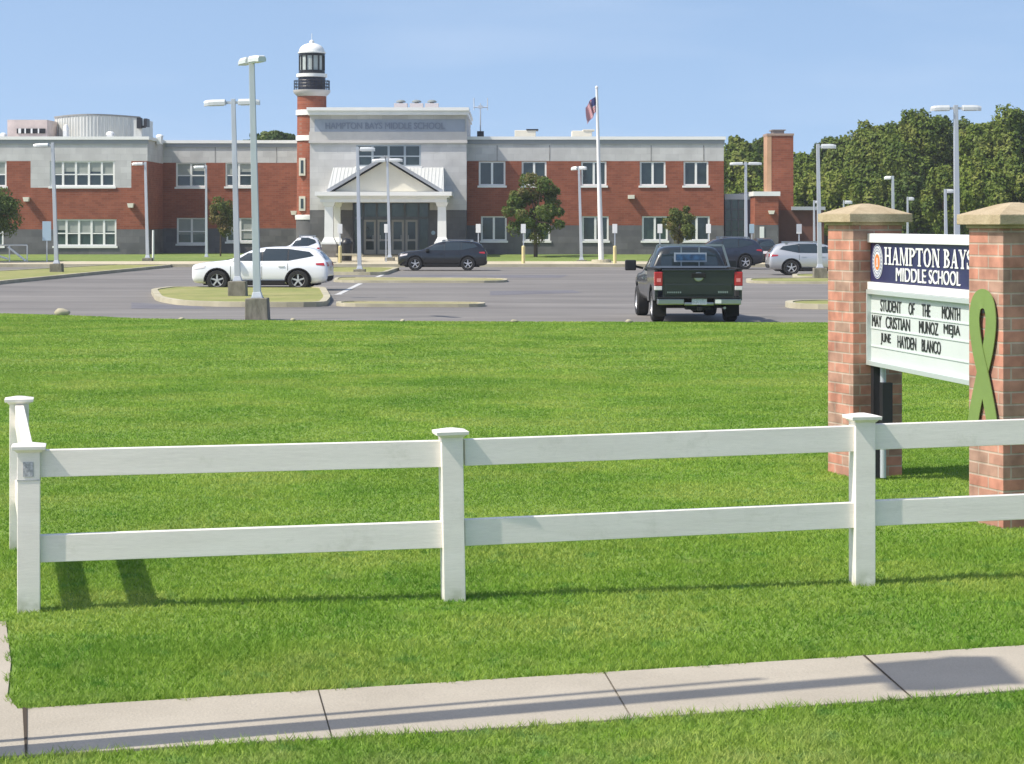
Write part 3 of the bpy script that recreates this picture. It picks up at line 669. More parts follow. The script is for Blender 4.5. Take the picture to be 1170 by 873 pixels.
def window(x0, x1, z0, z1, Y, n, mid=True, blind=0.0, gl=None, parent=B, off=OFF, fw=0.11, sash=0.075, fm=None):
    fm = fm or TRIM
    m = MB(); y0, y1 = Y+0.06, Y+0.16
    m.box(x0, x0+fw, y0, y1, z0, z1); m.box(x1-fw, x1, y0, y1, z0, z1); m.box(x0+fw, x1-fw, y0, y1, z1-fw*.8, z1); m.box(x0+fw, x1-fw, y0, y1, z0, z0+fw*.8)
    wd = (x1-x0)/n
    for i in range(1, n): m.box(x0+wd*i-fw*.62, x0+wd*i+fw*.62, y0+0.002, y1, z0+fw*.8, z1-fw*.8)
    if mid: 
        zm = z0+(z1-z0)*0.47
        for i in range(n): m.box(x0+wd*i+fw*.6, x0+wd*(i+1)-fw*.6, y0+0.01, y1-0.03, zm-sash/2, zm+sash/2)
    f = m.build('window', fm, parent, off=off)
    m = MB(); m.quad((x0+.02, Y+0.13, z0+.02), (x1-.02, Y+0.13, z0+.02), (x1-.02, Y+0.13, z1-.02), (x0+.02, Y+0.13, z1-.02)); m.build('pane', gl or PGLASS, f, off=off)
    m = MB(); m.box(x0-0.08, x1+0.08, Y-0.07, Y+0.06, z0-0.13, z0-0.002); m.build('sill', TRIM, f, off=off)
    if blind:
        m = MB()
        for i in range(n):
            bl = blind*(0.75+0.5*random.random())
            m.box(x0+wd*i+fw*.7, x0+wd*(i+1)-fw*.7, Y+0.118, Y+0.128, z1-fw-(z1-z0)*bl, z1-fw*.8)
        m.build('blind', BLIND, f, off=off)
    return f
def px_rect(r, Y): return (X_(r[0], Y), X_(r[2], Y), Z_(r[3], Y), Z_(r[1], Y))
ZT = Z_(157.5, BY)                                    # parapet height
WM = [BRICK, GREY, DBLOCK]
def parapet(x0, x1, Y, zt, back=None, parent=B):
    m = MB(); m.box(x0-0.12, x1+0.12, Y-0.14, Y+0.5, zt-0.12, zt+0.08); m.build('parapet_cap', TRIM, parent, off=OFF)
    m = MB(); m.box(x0-0.05, x1+0.05, Y-0.07, Y+0.05, zt-0.38, zt-0.122); m.build('fascia', mat('fascia_grey', (0.27, 0.285, 0.30), 0.6), parent, off=OFF)
def joint(px, Y, z0, z1):
    m = MB(); x = X_(px, Y); m.box(x-0.03, x+0.03, Y-0.012, Y-0.001, z0, z1); m.build('control_joint', mat('joint_grey', (0.27, 0.26, 0.25), 0.8, var=0.3), B, off=OFF)

# right wing
zg, zb = Z_(184, BY), Z_(257.5, BY)
ro = [px_rect(r, BY) for r in ((547,184.5,577.5,212),(596,184.5,624.5,212),(664,184.5,693,212),(731,184.5,760.5,212),(781,184.5,809.5,212))]
rl = [px_rect(r, BY) for r in ((549.5,247,579,275),(598.5,247,628.5,275),(665,247,695.5,275),(733.5,247,763,275),(781,247,811,275))]
xr0, xr1 = X_(531, BY), X_(827, BY)
mf = lambda x, z: 1 if z > zg else (2 if z < zb else 0)
m = MB(); wall_grid(m, xr0, xr1, GB, ZT, BY, ro+rl, mf, splits_z=(zg, zb))
for (a, b, k) in ((GB, zb, 2), (zb, zg, 0), (zg, ZT, 1)):
    m.quad((xr1, BY, a), (xr1, BY+22, a), (xr1, BY+22, b), (xr1, BY, b), k)
m.quad((xr0, BY+0.3, ZT-0.3), (xr1, BY+0.3, ZT-0.3), (xr1, BY+22, ZT-0.3), (xr0, BY+22, ZT-0.3), 1); m.quad((xr0, BY+22, GB), (xr1, BY+22, GB), (xr1, BY+22, ZT), (xr0, BY+22, ZT), 0)
m.build('wall', WM, B, off=OFF); parapet(xr0+0.2, xr1, BY, ZT)
for i, r in enumerate(ro): window(*r, BY, 2, mid=False, gl=PGLASS)
for i, r in enumerate(rl): window(*r, BY, 2, mid=False, gl=PGLASS2 if i % 2 else PGLASS)
for p in (568, 628, 744, 804): joint(p, BY, zg, Z_(166, BY))
# left wing
yl = BY
xl0, xl1 = X_(-190, yl), X_(168.5, yl); zbl = Z_(262, yl)
lu = [px_rect(r, yl) for r in ((-66,184,7.5,213),(57,184,131,213))]; ll = [px_rect(r, yl) for r in ((-70,250.5,4,281),(61.5,250.5,133,281))]
pa, pb, pz = X_(35, yl), X_(150, yl), Z_(214.5, yl)
mfl = lambda x, z: 1 if (z > zg or (pa < x < pb and z > pz)) else (2 if z < zbl else 0)
m = MB(); wall_grid(m, xl0, xl1, 0.3, ZT, yl, lu+ll, mfl, splits_x=(pa, pb), splits_z=(zg, zbl, pz))
YR = 150.0
for (a, b, k) in ((0.3, zbl, 2), (zbl, zg, 0), (zg, ZT, 1)):
    m.quad((xl1, yl, a), (xl1, YR+.3, a), (xl1, YR+.3, b), (xl1, yl, b), k)
m.quad((xl0, yl+.3, ZT-.3), (xl1, yl+.3, ZT-.3), (xl1, yl+26, ZT-.3), (xl0, yl+26, ZT-.3), 1); m.quad((xl0, yl+26, 0.3), (xl1, yl+26, 0.3), (xl1, yl+26, ZT), (xl0, yl+26, ZT), 0)
m.build('wall', WM, B, off=OFF); parapet(xl0, xl1, yl, ZT)
m = MB(); m.box(xl1-0.5, xl1+0.12, yl+0.51, YR, ZT-0.12, ZT+0.08); m.build('parapet_cap', TRIM, B, off=OFF)
for r in lu: window(*r, yl, 5, blind=0.45)
for r in ll: window(*r, yl, 5, blind=0.40, gl=PGLASS2)
# recessed middle part
xm0, xm1 = xl1, X_(345, YR); ZR = Z_(161, YR)
mu_ = [px_rect(r, YR) for r in ((201,186,235.5,213.5),(257.5,186,288.5,213))]; ml = [px_rect(r, YR) for r in ((202,249,236,278.5),(258.5,249,290.5,276))]
zgr, zbr = Z_(186, YR), Z_(261, YR)
mfr = lambda x, z: 1 if z > zgr else (2 if z < zbr else 0)
m = MB(); wall_grid(m, xm0, xm1, 0.3, ZT, YR, mu_+ml, mfr, splits_z=(zgr, zbr)); m.quad((xm0, YR+.3, ZT-.3), (xm1, YR+.3, ZT-.3), (xm1, YR+20, ZT-.3), (xm0, YR+20, ZT-.3), 1)
m.build('wall', WM, B, off=OFF); parapet(xm0+0.2, xm1, YR, ZT)
for r in mu_: window(*r, YR, 2, blind=0.35)
for r in ml: window(*r, YR, 2, gl=PGLASS2, blind=0.7)
for p in (246, 316): joint(p, YR, zgr, Z_(168, YR))

# entrance block
YE = 142.1
xe0, xe1 = X_(354, YE), X_(533, YE); ZE = Z_(125, YE)
zfr0, zfr1 = Z_(150.5, YE), Z_(136.5, YE); zle = Z_(162.5, YE); zdb = Z_(240, YE)
eo = [px_rect((407,165.5,481,190), YE), (X_(403, YE), X_(491, YE), GB, Z_(229, YE))]
mfe = lambda x, z: 1 if z > zdb else 2
m = MB(); wall_grid(m, xe0, xe1, GB, ZE, YE, eo, mfe, splits_z=(zdb,), depth=0.5)
for x in (xe0, xe1):
    m.quad((x, YE, zdb), (x, YE+14, zdb), (x, YE+14, ZE), (x, YE, ZE), 1); m.quad((x, YE, GB), (x, YE+14, GB), (x, YE+14, zdb), (x, YE, zdb), 2)
m.quad((xe0, YE+14, GB), (xe1, YE+14, GB), (xe1, YE+14, ZE), (xe0, YE+14, ZE), 1); m.quad((xe0, YE, ZE-.1), (xe1, YE, ZE-.1), (xe1, YE+14, ZE-.1), (xe0, YE+14, ZE-.1), 1)
m.build('wall', WM, B, off=OFF)
m = MB(); m.box(xe0-0.15, xe1+0.16, YE-0.62, YE+14.3, ZE-0.10, ZE+0.10); m.box(xe0-0.1, xe1+0.1, YE-0.45, YE+14.1, ZE-0.36, ZE-0.102); m.build('cornice', WHITE, B, off=OFF)
m = MB(); m.box(xe0+0.3, xe1-0.1, YE-0.05, YE-0.002, zfr0, zfr1)
fz = m.build('frieze_panel', mat('blue_grey_panel', (0.30, 0.34, 0.40), 0.6, var=0.06), B, off=OFF)
text_mesh('frieze_letters', 'HAMPTON BAYS MIDDLE SCHOOL', mat('frieze_letter_grey', (0.20, 0.23, 0.29), 0.6), fz, X_(508, YE)-X_(372, YE), (zfr1-zfr0)*0.52, 0.02,
          Matrix(((1, 0, 0, X_(372, YE)), (0, 0, -1, YE-0.075-BY), (0, 1, 0, zfr0+(zfr1-zfr0)*0.22), (0, 0, 0, 1))), off_=0.0)
m = MB(); m.box(xe0-0.04, xe1+0.04, YE-0.09, YE-0.002, zle+0.06, zfr0-0.003); m.box(xe0-0.06, xe1+0.06, YE-0.16, YE-0.001, zle-0.06, zle+0.058); m.build('belt_course', mat('pale_stone_band', (0.52, 0.50, 0.47), 0.7, var=0.05), B, off=OFF)
window(*eo[0], YE, 4, mid=True, sash=0.08, fm=mat('grey_aluminium', (0.36, 0.40, 0.42), 0.4, 0.3))
# entrance glazing and doors, set back
xq0, xq1, zq0, zq1 = eo[1]; yd = YE+0.45
AL2 = MATS['grey_aluminium']; AL3 = mat('door_aluminium', (0.30, 0.29, 0.26), 0.45, 0.2)
m = MB(); m.quad((xq0, yd+0.1, zq0), (xq1, yd+0.1, zq0), (xq1, yd+0.1, zq1), (xq0, yd+0.1, zq1)); ent = m.build('entrance_glazing', PGLASS2, B, off=OFF)
m = MB()
for p in (404, 415, 430.5, 446.5, 462.5, 478, 490): x = X_(p, yd); m.box(x-0.06, x+0.06, yd, yd+0.09, zq0, zq1)
for p in (249,): z = Z_(p, yd); m.box(xq0, xq1, yd-0.004, yd+0.085, z-0.08, z+0.08)
m.build('entrance_frame', mat('dark_aluminium', (0.10, 0.11, 0.12), 0.4, 0.3), ent, off=OFF)
zdt = Z_(251, yd)
for a, b in ((415.5, 430), (431, 446), (447, 462), (463, 477.5)):
    x0, x1 = X_(a, yd), X_(b, yd); m = MB(); y0, y1 = yd-0.06, yd-0.008
    m.box(x0+.02, x0+.15, y0, y1, GB+.1, zdt); m.box(x1-.15, x1-.02, y0, y1, GB+.1, zdt); m.box(x0+.15, x1-.15, y0, y1, zdt-.14, zdt); m.box(x0+.15, x1-.15, y0, y1, GB+.1, GB+.38); m.box(x0+.15, x1-.15, y0, y1, 1.32, 1.44)
    dd = m.build('door', AL3, B, off=OFF)
    m = MB(); m.quad((x0+.14, yd-.03, GB+.3), (x1-.14, yd-.03, GB+.3), (x1-.14, yd-.03, zdt-.1), (x0+.14, yd-.03, zdt-.1)); m.build('pane', PGLASS, dd, off=OFF)
    m = MB(); hx = x1-.2 if a in (415.5, 447) else x0+.2; m.tube((hx, yd-.1, 1.3), (hx, yd-.1, 1.7), 0.02); m.build('handle', CHROME, dd, off=OFF)
# portico
YP = 137.6; 
por = MB(); xp0, xp1 = X_(359.5, YP), X_(516, YP); z0, z1 = Z_(231, YP), Z_(219, YP)
por.box(xp0+0.3, xp1-0.3, YP+0.3, YE-0.001, z0, z1-0.25); por.box(xp0, xp1, YP, YE-0.002, z1-0.248, z1); por.box(xp0+0.15, xp1-0.15, YP+0.15, YE-0.003, z1-0.36, z1-0.249)
por.build('entablature', WHITE, B, off=OFF)
xa0, xa1 = X_(375, YP), X_(503.5, YP); xap = X_(440, YP); zap = Z_(179, YP); ze = z1+0.02
m = MB()     # pediment front
m.prism_y([(xa0+.3, ze), (xa1-.3, ze), (xap, zap-.25)], YP+0.6, YP+0.75); m.build('pediment', CREAM, B, off=OFF)
m = MB()
for (xa, s) in ((xa0, 1), (xa1, -1)):
    d = Vector((xap-xa, 0, zap-ze)).normalized(); nrm = Vector((-d.z*s, 0, d.x*s)) 
    m.bar((xa-d.x*0.1, YP+0.45, ze+0.06-d.z*.1), (xap, YP+0.45, zap), 0.55, 0.20)
m.build('rake_trim', mat('rake_grey', (0.33, 0.35, 0.38), 0.6), B, off=OFF)
m = MB()     # gable roof running back + hipped roof behind
m.quad((xa0, YP+.3, ze), (xap, YP+.3, zap), (xap, YE, zap), (xa0, YE, ze)); m.quad((xa1, YP+.3, ze), (xap, YP+.3, zap), (xap, YE, zap), (xa1, YE, ze))
zh = Z_(190.5, YP+1.5); 
m.quad((xa0-.15, YP+0.9, ze), (xa1+.15, YP+0.9, ze), (xa1+.05, YE, zh+.02), (xa0-.05, YE, zh+.02))
m.poly([(xa0-.15, YP+.9, ze), (xa0-.05, YE, zh+.02), (xa0-.15, YE, ze)]); m.poly([(xa1+.15, YP+.9, ze), (xa1+.05, YE, zh+.02), (xa1+.15, YE, ze)])
rf = m.build('portico_roof', SEAM, B, off=OFF)
m = MB(); nn = 30
for i in range(nn+1):
    x = xa0+(xa1-xa0)*i/nn
    m.bar((x, YP+0.9, ze+.01), (x, YE, zh+.03), 0.04, 0.03)
m.build('roof_seam', SEAM, rf, off=OFF)
for p, dy in ((376, 0.7), (384.5, 3.4), (505, 0.7)):
    x = X_(p, YP+dy); y = YP+dy; m = MB(); zc0 = Z_(279, y)
    m.box(x-.5, x+.5, y-.5, y+.5, GB-.2, zc0-.003); m.build('plinth', brick_mat('plinth_block', (0.17, 0.155, 0.14), (0.22, 0.20, 0.18), (0.2, 0.19, 0.18), 0.4, 0.2), B, off=OFF)
    m = MB(); m.frust(x, y, zc0, zc0+.12, .46, .46, .46, .46); m.frust(x, y, zc0+.12, zc0+.42, .42, .42, .27, .27); m.frust(x, y, zc0+.42, z0-.25, .27, .27, .25, .25); m.frust(x, y, z0-.25, z0-.002, .30, .30, .38, .38)
    m.build('column', WHITE, B, off=OFF)
# wall lamps that throw long slanting shadows
for p, q, Y in ((721, 225, BY), (881, 242.5, BY-2), (31, 227.5, yl), (150, 234.5, yl), (336, 243, YR)):
    x, z = X_(p, Y), Z_(q, Y); m = MB()
    if p in (881,): continue
    m.box(x-.2, x+.2, Y-.42, Y-.001, z-.12, z+.12) if p == 721 else m.frust(x, Y-.2, z-.15, z+.12, .14, .2, .2, .2)
    m.build('wall_lamp', CREAM, B, off=OFF)
# small round sign on the base wall beside the doors
m = MB(); m.tube((X_(490+5, YE), YE-.03, Z_(266, YE)), (X_(495, YE), YE-.002, Z_(266, YE)), .13, .13, 16); m.build('wall_plaque', SIGNBL, B, off=OFF)
# glazed link and low block at the right end
YK = BY+0.8; x0, x1 = X_(828, YK), X_(862, YK)
m = MB(); m.box(x0, x1, YK, YK+6, Z_(228, YK), Z_(221.5, YK)); m.build('link_fascia', mat('link_grey', (0.42, 0.44, 0.46), 0.5), B, off=OFF)
m = MB(); m.box(x0+.003, x1-.003, YK+.15, YK+5, GB, Z_(228, YK)-.003); lk = m.build('link_glazing', PGLASS2, B, off=OFF)
m = MB()
for p in (829, 836, 844, 851, 853): x = X_(p, YK); m.box(x-.04, x+.04, YK+.06, YK+.14, GB, Z_(228, YK)-.005)
for q in (239, 251, 263): z = Z_(q, YK); m.box(x0+.01, X_(853, YK), YK+.065, YK+.135, z-.04, z+.04)
m.build('link_frame', MATS['dark_aluminium'], lk, off=OFF)
m = MB(); m.box(X_(854, YK), x1-.01, YK-.05, YK+.149, GB, Z_(228, YK)-.006); m.build('link_panel', mat('dark_blue_panel', (0.05, 0.055, 0.09), 0.5), B, off=OFF)
YB = BY-2; x0, x1 = X_(862.5, YB), X_(889.5, YB); zt = Z_(224, YB); zb2 = Z_(257, YB)
m = MB(); m.box(x0, x1, YB, YB+9, zb2, zt, 0); m.box(x0+.001, x1-.001, YB+.001, YB+9, GB, zb2-.001, 2); m.build('low_block_wall', WM, B, off=OFF)
m = MB(); m.box(x0-.1, x1+.1, YB-.12, YB+9, zt+.001, zt+.28); m.build('low_block_cap', WHITE, B, off=OFF)
m = MB(); x, z = X_(881, YB), Z_(242.5, YB); m.frust(x, YB-.2, z-.12, z+.1, .12, .2, .2, .2); m.build('wall_lamp', CREAM, B, off=OFF)
m = MB(); m.box(X_(868, YB), X_(873, YB), YB-.05, YB-.001, GB+.1, Z_(259, YB)); m.build('service_door', WHITE, B, off=OFF)
YC = BY+1.2; x0, x1 = X_(881.5, YC), X_(906.5, YC); zt = Z_(155, YC)
ch = MB(); ch.box(x0, x1, YC, YC+2.2, GB, zt); ch = ch.build('chimney', BRICK, B, off=OFF)
m = MB(); m.box(x0-.28, x0-.002, YC-.02, YC+2.0, Z_(219, YC), zt); m.build('chimney_left_face', mat('tan_brick', (0.50, 0.30, 0.18), 0.8, var=0.1), ch, off=OFF)  # tan slab forming the chimney's narrow left face
m = MB(); m.box(x0-.3, x1+.04, YC-.05, YC+2.25, zt+.001, zt+.14); m.build('chimney_cap', mat('cap_brown', (0.35, 0.25, 0.2), 0.8), ch, off=OFF)
m = MB(); m.box(x0+.15, x1-.55, YC+.3, YC+1.8, zt+.141, zt+.34); m.box(x0+.05, x1-.45, YC+.2, YC+1.9, zt+.341, zt+.40); m.build('chimney_pot', mat('flue_grey', (0.25, 0.23, 0.22), 0.7), ch, off=OFF)
m = MB(); m.box(X_(889.6, BY+.1), X_(944, BY+.1), BY+.1+1, BY+12, GB, Z_(240, BY), 0); m.build('rear_low_wall', [mat('shaded_brick', (0.16, 0.07, 0.05), 0.85, var=.1)], B, off=OFF)  # brick tone darkened so the shade is in the colour
m = MB(); m.box(X_(906.7, BY), X_(945, BY), BY+.8, BY+12, Z_(240, BY)+.001, Z_(236, BY)); m.build('rear_roof_edge', MATS['link_grey'], B, off=OFF)
# ------------------------------------------------------------------ lighthouse tower
TY = 144.2; tx = X_(356.3, TY); sT = TY/F
tw = thing('lighthouse_tower', 'round brick lighthouse tower with white bands, black gallery and white dome', 'tower', (tx, TY, 0))
r = 17.2*sT
def lat(prof, name, mt, parent=tw, n=28, smooth=True): m = MB(); m.lathe(prof, n); return m.build(name, mt, parent, smooth=smooth)
zq = lambda p: Z_(p, TY)
lat([(r*1.05, zq(284+8)), (r*1.05, zq(251))], 'base', DBLOCK)
lat([(r*1.10, zq(251)), (r*1.12, zq(249)), (r*1.12, zq(246)), (r, zq(245.5))], 'base_ring', WHITE)
sh = lat([(r, zq(245.5)), (r*0.97, zq(109))], 'shaft', BRICK)
lat([(r, zq(161.2)), (r*1.07, zq(161)), (r*1.07, zq(155.3)), (r, zq(155))], 'white_band', WHITE)
lat([(r, zq(132.2)), (r*1.07, zq(132)), (r*1.07, zq(126)), (r, zq(125.8))], 'white_band', WHITE)
lat([(r*.96, zq(110.5)), (r*1.05, zq(109)), (r*1.22, zq(106)), (r*1.24, zq(103.2)), (r*.8, zq(103))], 'gallery_floor', mat('gallery_stone', (0.48, 0.46, 0.44), 0.7))
lat([(r*.92, zq(103.2)), (r*.90, zq(88.5))], 'drum', mat('navy_black_drum', (0.02, 0.025, 0.045), 0.5))
lat([(r*.86, zq(88.6)), (r*1.03, zq(88.3)), (r*1.03, zq(84.6)), (r*.8, zq(84.3))], 'lantern_ring', WHITE)
lat([(r*.78, zq(84.4)), (r*.78, zq(61.5))], 'lantern_glass', LGLASS)
m = MB()
for k in range(12):
    a = 2*math.pi*(k+.3)/12; x, y = r*.82*math.cos(a), r*.82*math.sin(a); m.tube((x, y, zq(84.4)), (x, y, zq(61.5)), .05, .05, 6)
m.lathe([(r*.80, zq(64)), (r*.86, zq(64)), (r*.86, zq(61.3)), (r*.8, zq(61.3))], 24); m.lathe([(r*.80, zq(84.3)), (r*.86, zq(84.3)), (r*.86, zq(80.5)), (r*.8, zq(80.5))], 24)
m.build('lantern_frame', BLACKP, tw)
dome = [(r*.92, zq(61.2)), (r*.93, zq(59.8))]+[(r*.86*math.cos(t), zq(59.5)+10.3*sT*math.sin(t)) for t in np.linspace(0, math.pi/2*.97, 9)]
lat(dome, 'dome', WHITE)
m = MB(); m.lathe([(.14, zq(49.8)), (.16, zq(48)), (.12, zq(46.3)), (.02, zq(45.5)), (.015, zq(38)), (0, zq(38))], 12); m.build('finial', WHITE, tw, smooth=True)
m = MB()
for k in range(28):
    a = 2*math.pi*k/28; x, y = r*1.18*math.cos(a), r*1.18*math.sin(a); m.tube((x, y, zq(103.2)), (x, y, zq(92.5)), .018, .018, 5, caps=False)
for q in (92.5, 96, 99.5):
    for k in range(28):
        a, b = 2*math.pi*k/28, 2*math.pi*(k+1)/28; m.tube((r*1.18*math.cos(a), r*1.18*math.sin(a), zq(q)), (r*1.18*math.cos(b), r*1.18*math.sin(b), zq(q)), .024, .024, 5, caps=False)
m.build('gallery_railing', BLACKP, tw)
for (a, b) in ((181, 201), (224.5, 241)):
    u = -9.6*sT; y = -math.sqrt(max(r*r-u*u, 0)); m = MB(); hw = 3.6*sT
    m.box(u-hw, u+hw, y-.04-.12, y+.2, zq(b), zq(a)); wf = m.build('window_surround', CREAM, tw)
    m = MB(); m.box(u-hw*.42, u+hw*.42, y-.18, y-.15, zq(b)+.15, zq(a)-.15); m.build('pane', PGLASS, wf)

# ------------------------------------------------------------------ roof plant
def rooftop(name, label, cat, group=None): return thing(name, label, cat, (0, BY, ZT), 0, group)
def rz_(py, Y): return Z_(py, Y)-ZT
YQ = 153.0
def rx(px, Y): return X_(px, Y)
o = rooftop('roof_louvre_unit', 'pinkish brick roof unit with dark louvres at the far left', 'roof unit')
m = MB(); m.box(rx(14, YQ), rx(59, YQ), 8, 12, -.3, rz_(138, YQ)); m.build('housing', mat('pale_pink_panel', (0.60, 0.50, 0.46), 0.7, var=.15, vscale=1.5), o)
m = MB(); m.box(rx(25, YQ), rx(57, YQ), 7.9, 7.999, rz_(153.5, YQ), rz_(148, YQ)); m.build('louvre', BLACKP, o)
for a, b in ((27, 30), (34, 35.5), (41, 43), (49, 50.5)):
    m = MB(); m.box(rx(a, YQ), rx(b, YQ), 7.84, 7.899, rz_(153.5, YQ), rz_(148, YQ)); m.build('louvre_post', WHITE, o)
o = rooftop('plant_screen', 'large curved pale metal screen around equipment on the left roof', 'plant screen')
n = 26; a0, a1 = rx(59, YQ+1), rx(156, YQ+1); pts = []
for i in range(n+1):
    t = i/n; pts.append((a0+(a1-a0)*t, YQ+1-BY+1.2-2.4*math.sin(t*math.pi)))
m = MB()
for i in range(n):
    (xa_, ya_), (xb_, yb_) = pts[i], pts[i+1]; zt0 = rz_(132.5-1.2*math.sin(math.pi*i/n), YQ); zt1 = rz_(132.5-1.2*math.sin(math.pi*(i+1)/n), YQ)
    m.quad((xa_, ya_, -.3), (xb_, yb_, -.3), (xb_, yb_, zt1), (xa_, ya_, zt0)); m.quad((xa_, ya_+.12, -.3), (xb_, yb_+.12, -.3), (xb_, yb_+.12, zt1), (xa_, ya_+.12, zt0)); m.quad((xa_, ya_, zt0), (xb_, yb_, zt1), (xb_, yb_+.12, zt1), (xa_, ya_+.12, zt0))
m.box(a1-.1, a1, YQ-BY+2.2, YQ-BY+8, -.3, rz_(133, YQ)); m.build('screen_wall', SCREEN, o)
m = MB()
for i in range(0, n+1): m.box(pts[i][0]-.035, pts[i][0]+.035, pts[i][1]-.05, pts[i][1]-.001, -.3, rz_(133, YQ))
m.build('screen_rib', SCREEN, o)
m = MB()
for i in range(n): m.bar((pts[i][0], pts[i][1]+.05, rz_(132.3-1.2*math.sin(math.pi*i/n), YQ)), (pts[i+1][0], pts[i+1][1]+.05, rz_(132.3-1.2*math.sin(math.pi*(i+1)/n), YQ)), .2, .1)
m.build('top_rail', mat('rail_grey', (0.25, 0.25, 0.24), .5), o)
o = rooftop('exhaust_stack', 'cluster of grey exhaust boxes right of the curved roof screen', 'exhaust unit')
m = MB(); m.box(rx(157, YQ), rx(166, YQ), 8, 9.5, -.3, rz_(138, YQ)); m.build('housing', SCREEN, o)
m = MB(); m.box(rx(162, YQ), rx(167, YQ), 7.4, 7.99, rz_(148, YQ), rz_(136, YQ)); m.box(rx(170, YQ), rx(173.5, YQ), 7.4, 8.6, rz_(146, YQ), rz_(137, YQ)); m.bar((rx(166, YQ), 7.9, rz_(146, YQ)), (rx(171, YQ), 7.9, rz_(146, YQ)), .15, .15); m.build('fan_hood', DARKM, o)
for (a, b, t, lab) in ((72, 79, 142, 'small white vent hood in front of the curved roof screen'), (121, 131, 150, 'low white dome vent near the left roof edge'), (0, 8, 151.5, 'white vent dome on the roof at the far left edge'), (178, 187, 153.5, 'small white vent dome above the building recess')):
    o = rooftop('roof_vent', lab, 'roof vent', 'white vents on the left roof'); yy = 3.5
    m = MB(); c = (rx(a, BY+yy)+rx(b, BY+yy))/2; rr = (rx(b, BY+yy)-rx(a, BY+yy))/2; zt = rz_(t, BY+yy)
    m.box(c-rr*.6, c+rr*.6, yy-.4, yy+.4, -.3, zt*.6); m.build('curb', WHITE, o)
    m = MB(); m.lathe([(rr, zt*.6), (rr*.95, zt*.75), (rr*.6, zt*.95), (0.01, zt)], 14, c=(c, yy, 0)); m.build('hood', WHITE, o, smooth=True)
for i, (a, lab) in enumerate(((458, 'left one of three round vents over the entrance'), (476, 'middle one of three round vents over the entrance'), (493.5, 'right one of three round vents over the entrance'))):
    Yv = 150; o = thing('entrance_vent', lab, 'roof vent', (X_(a, Yv), Yv, ZE), 0, 'three round vents over the entrance')
    zt = Z_(114, Yv)-ZE; w2 = X_(a+7.5, Yv)-X_(a, Yv)
    m = MB(); zc_ = Z_(118.3, Yv)-ZE; m.box(-w2, w2, -w2, w2, -.3, zc_); m.build('curb', mat('vent_pink_grey', (0.5, 0.46, 0.46), .6), o)
    m = MB(); m.lathe([(w2*.3, zc_), (w2*.32, zc_+.06), (w2*.72, zc_+.07), (w2*.72, zc_+.14), (w2*.45, zt-.02), (.01, zt)], 16); m.build('hood', mat('vent_grey', (.22, .25, .25), .6), o, smooth=True)
for (a, b, t, lab, c) in ((588, 612, 149.5, 'wide cream air handling unit on the right wing roof left of the flagpole', CREAM), (653, 676, 150, 'cream air handling unit on the roof right beside the flag', CREAM)):
    Yv = 152; o = thing('air_handler', lab, 'roof unit', (X_((a+b)/2, Yv), Yv, ZT), 0, 'air handlers on the right wing roof')
    w2 = (X_(b, Yv)-X_(a, Yv))/2; zt = Z_(t, Yv)-ZT; m = MB(); m.box(-w2, w2, -1, 1, -.3, zt); m.build('casing', c, o, bevel=.03)
    m = MB(); m.box(w2*.1, w2*1.25, -1.05, .9, zt+.002, zt+.08); m.build('lid', DARKM if a == 588 else CREAM, o)
Yv = 148; o = thing('roof_antenna', 'thin grey two armed antenna mast on the roof beside the entrance', 'antenna', (X_(549, Yv), Yv, ZT)); s = Yv/F
zz = lambda p: Z_(p, Yv)-ZT
m = MB(); m.tube((0, 0, -.2), (0, 0, zz(118)), .05, .035, 8); m.build('mast', GALV, o)
m = MB(); m.box(-.22, .22, -.2, .2, -.2, zz(150)); m.build('mast_base', DARKM, o)
m = MB(); m.tube((-8*s, 0, zz(122.5)), (8.5*s, 0, zz(122.5)), .04, .04, 6); m.box(-.14, .14, -.05, .05, zz(124), zz(120.5))
m.build('cross_arm', GALV, o)
for u in (-7.5, 8): m = MB(); m.tube((u*s, 0, zz(126)), (u*s, 0, zz(112)), .03, .03, 6); m.build('whip', GALV, o)

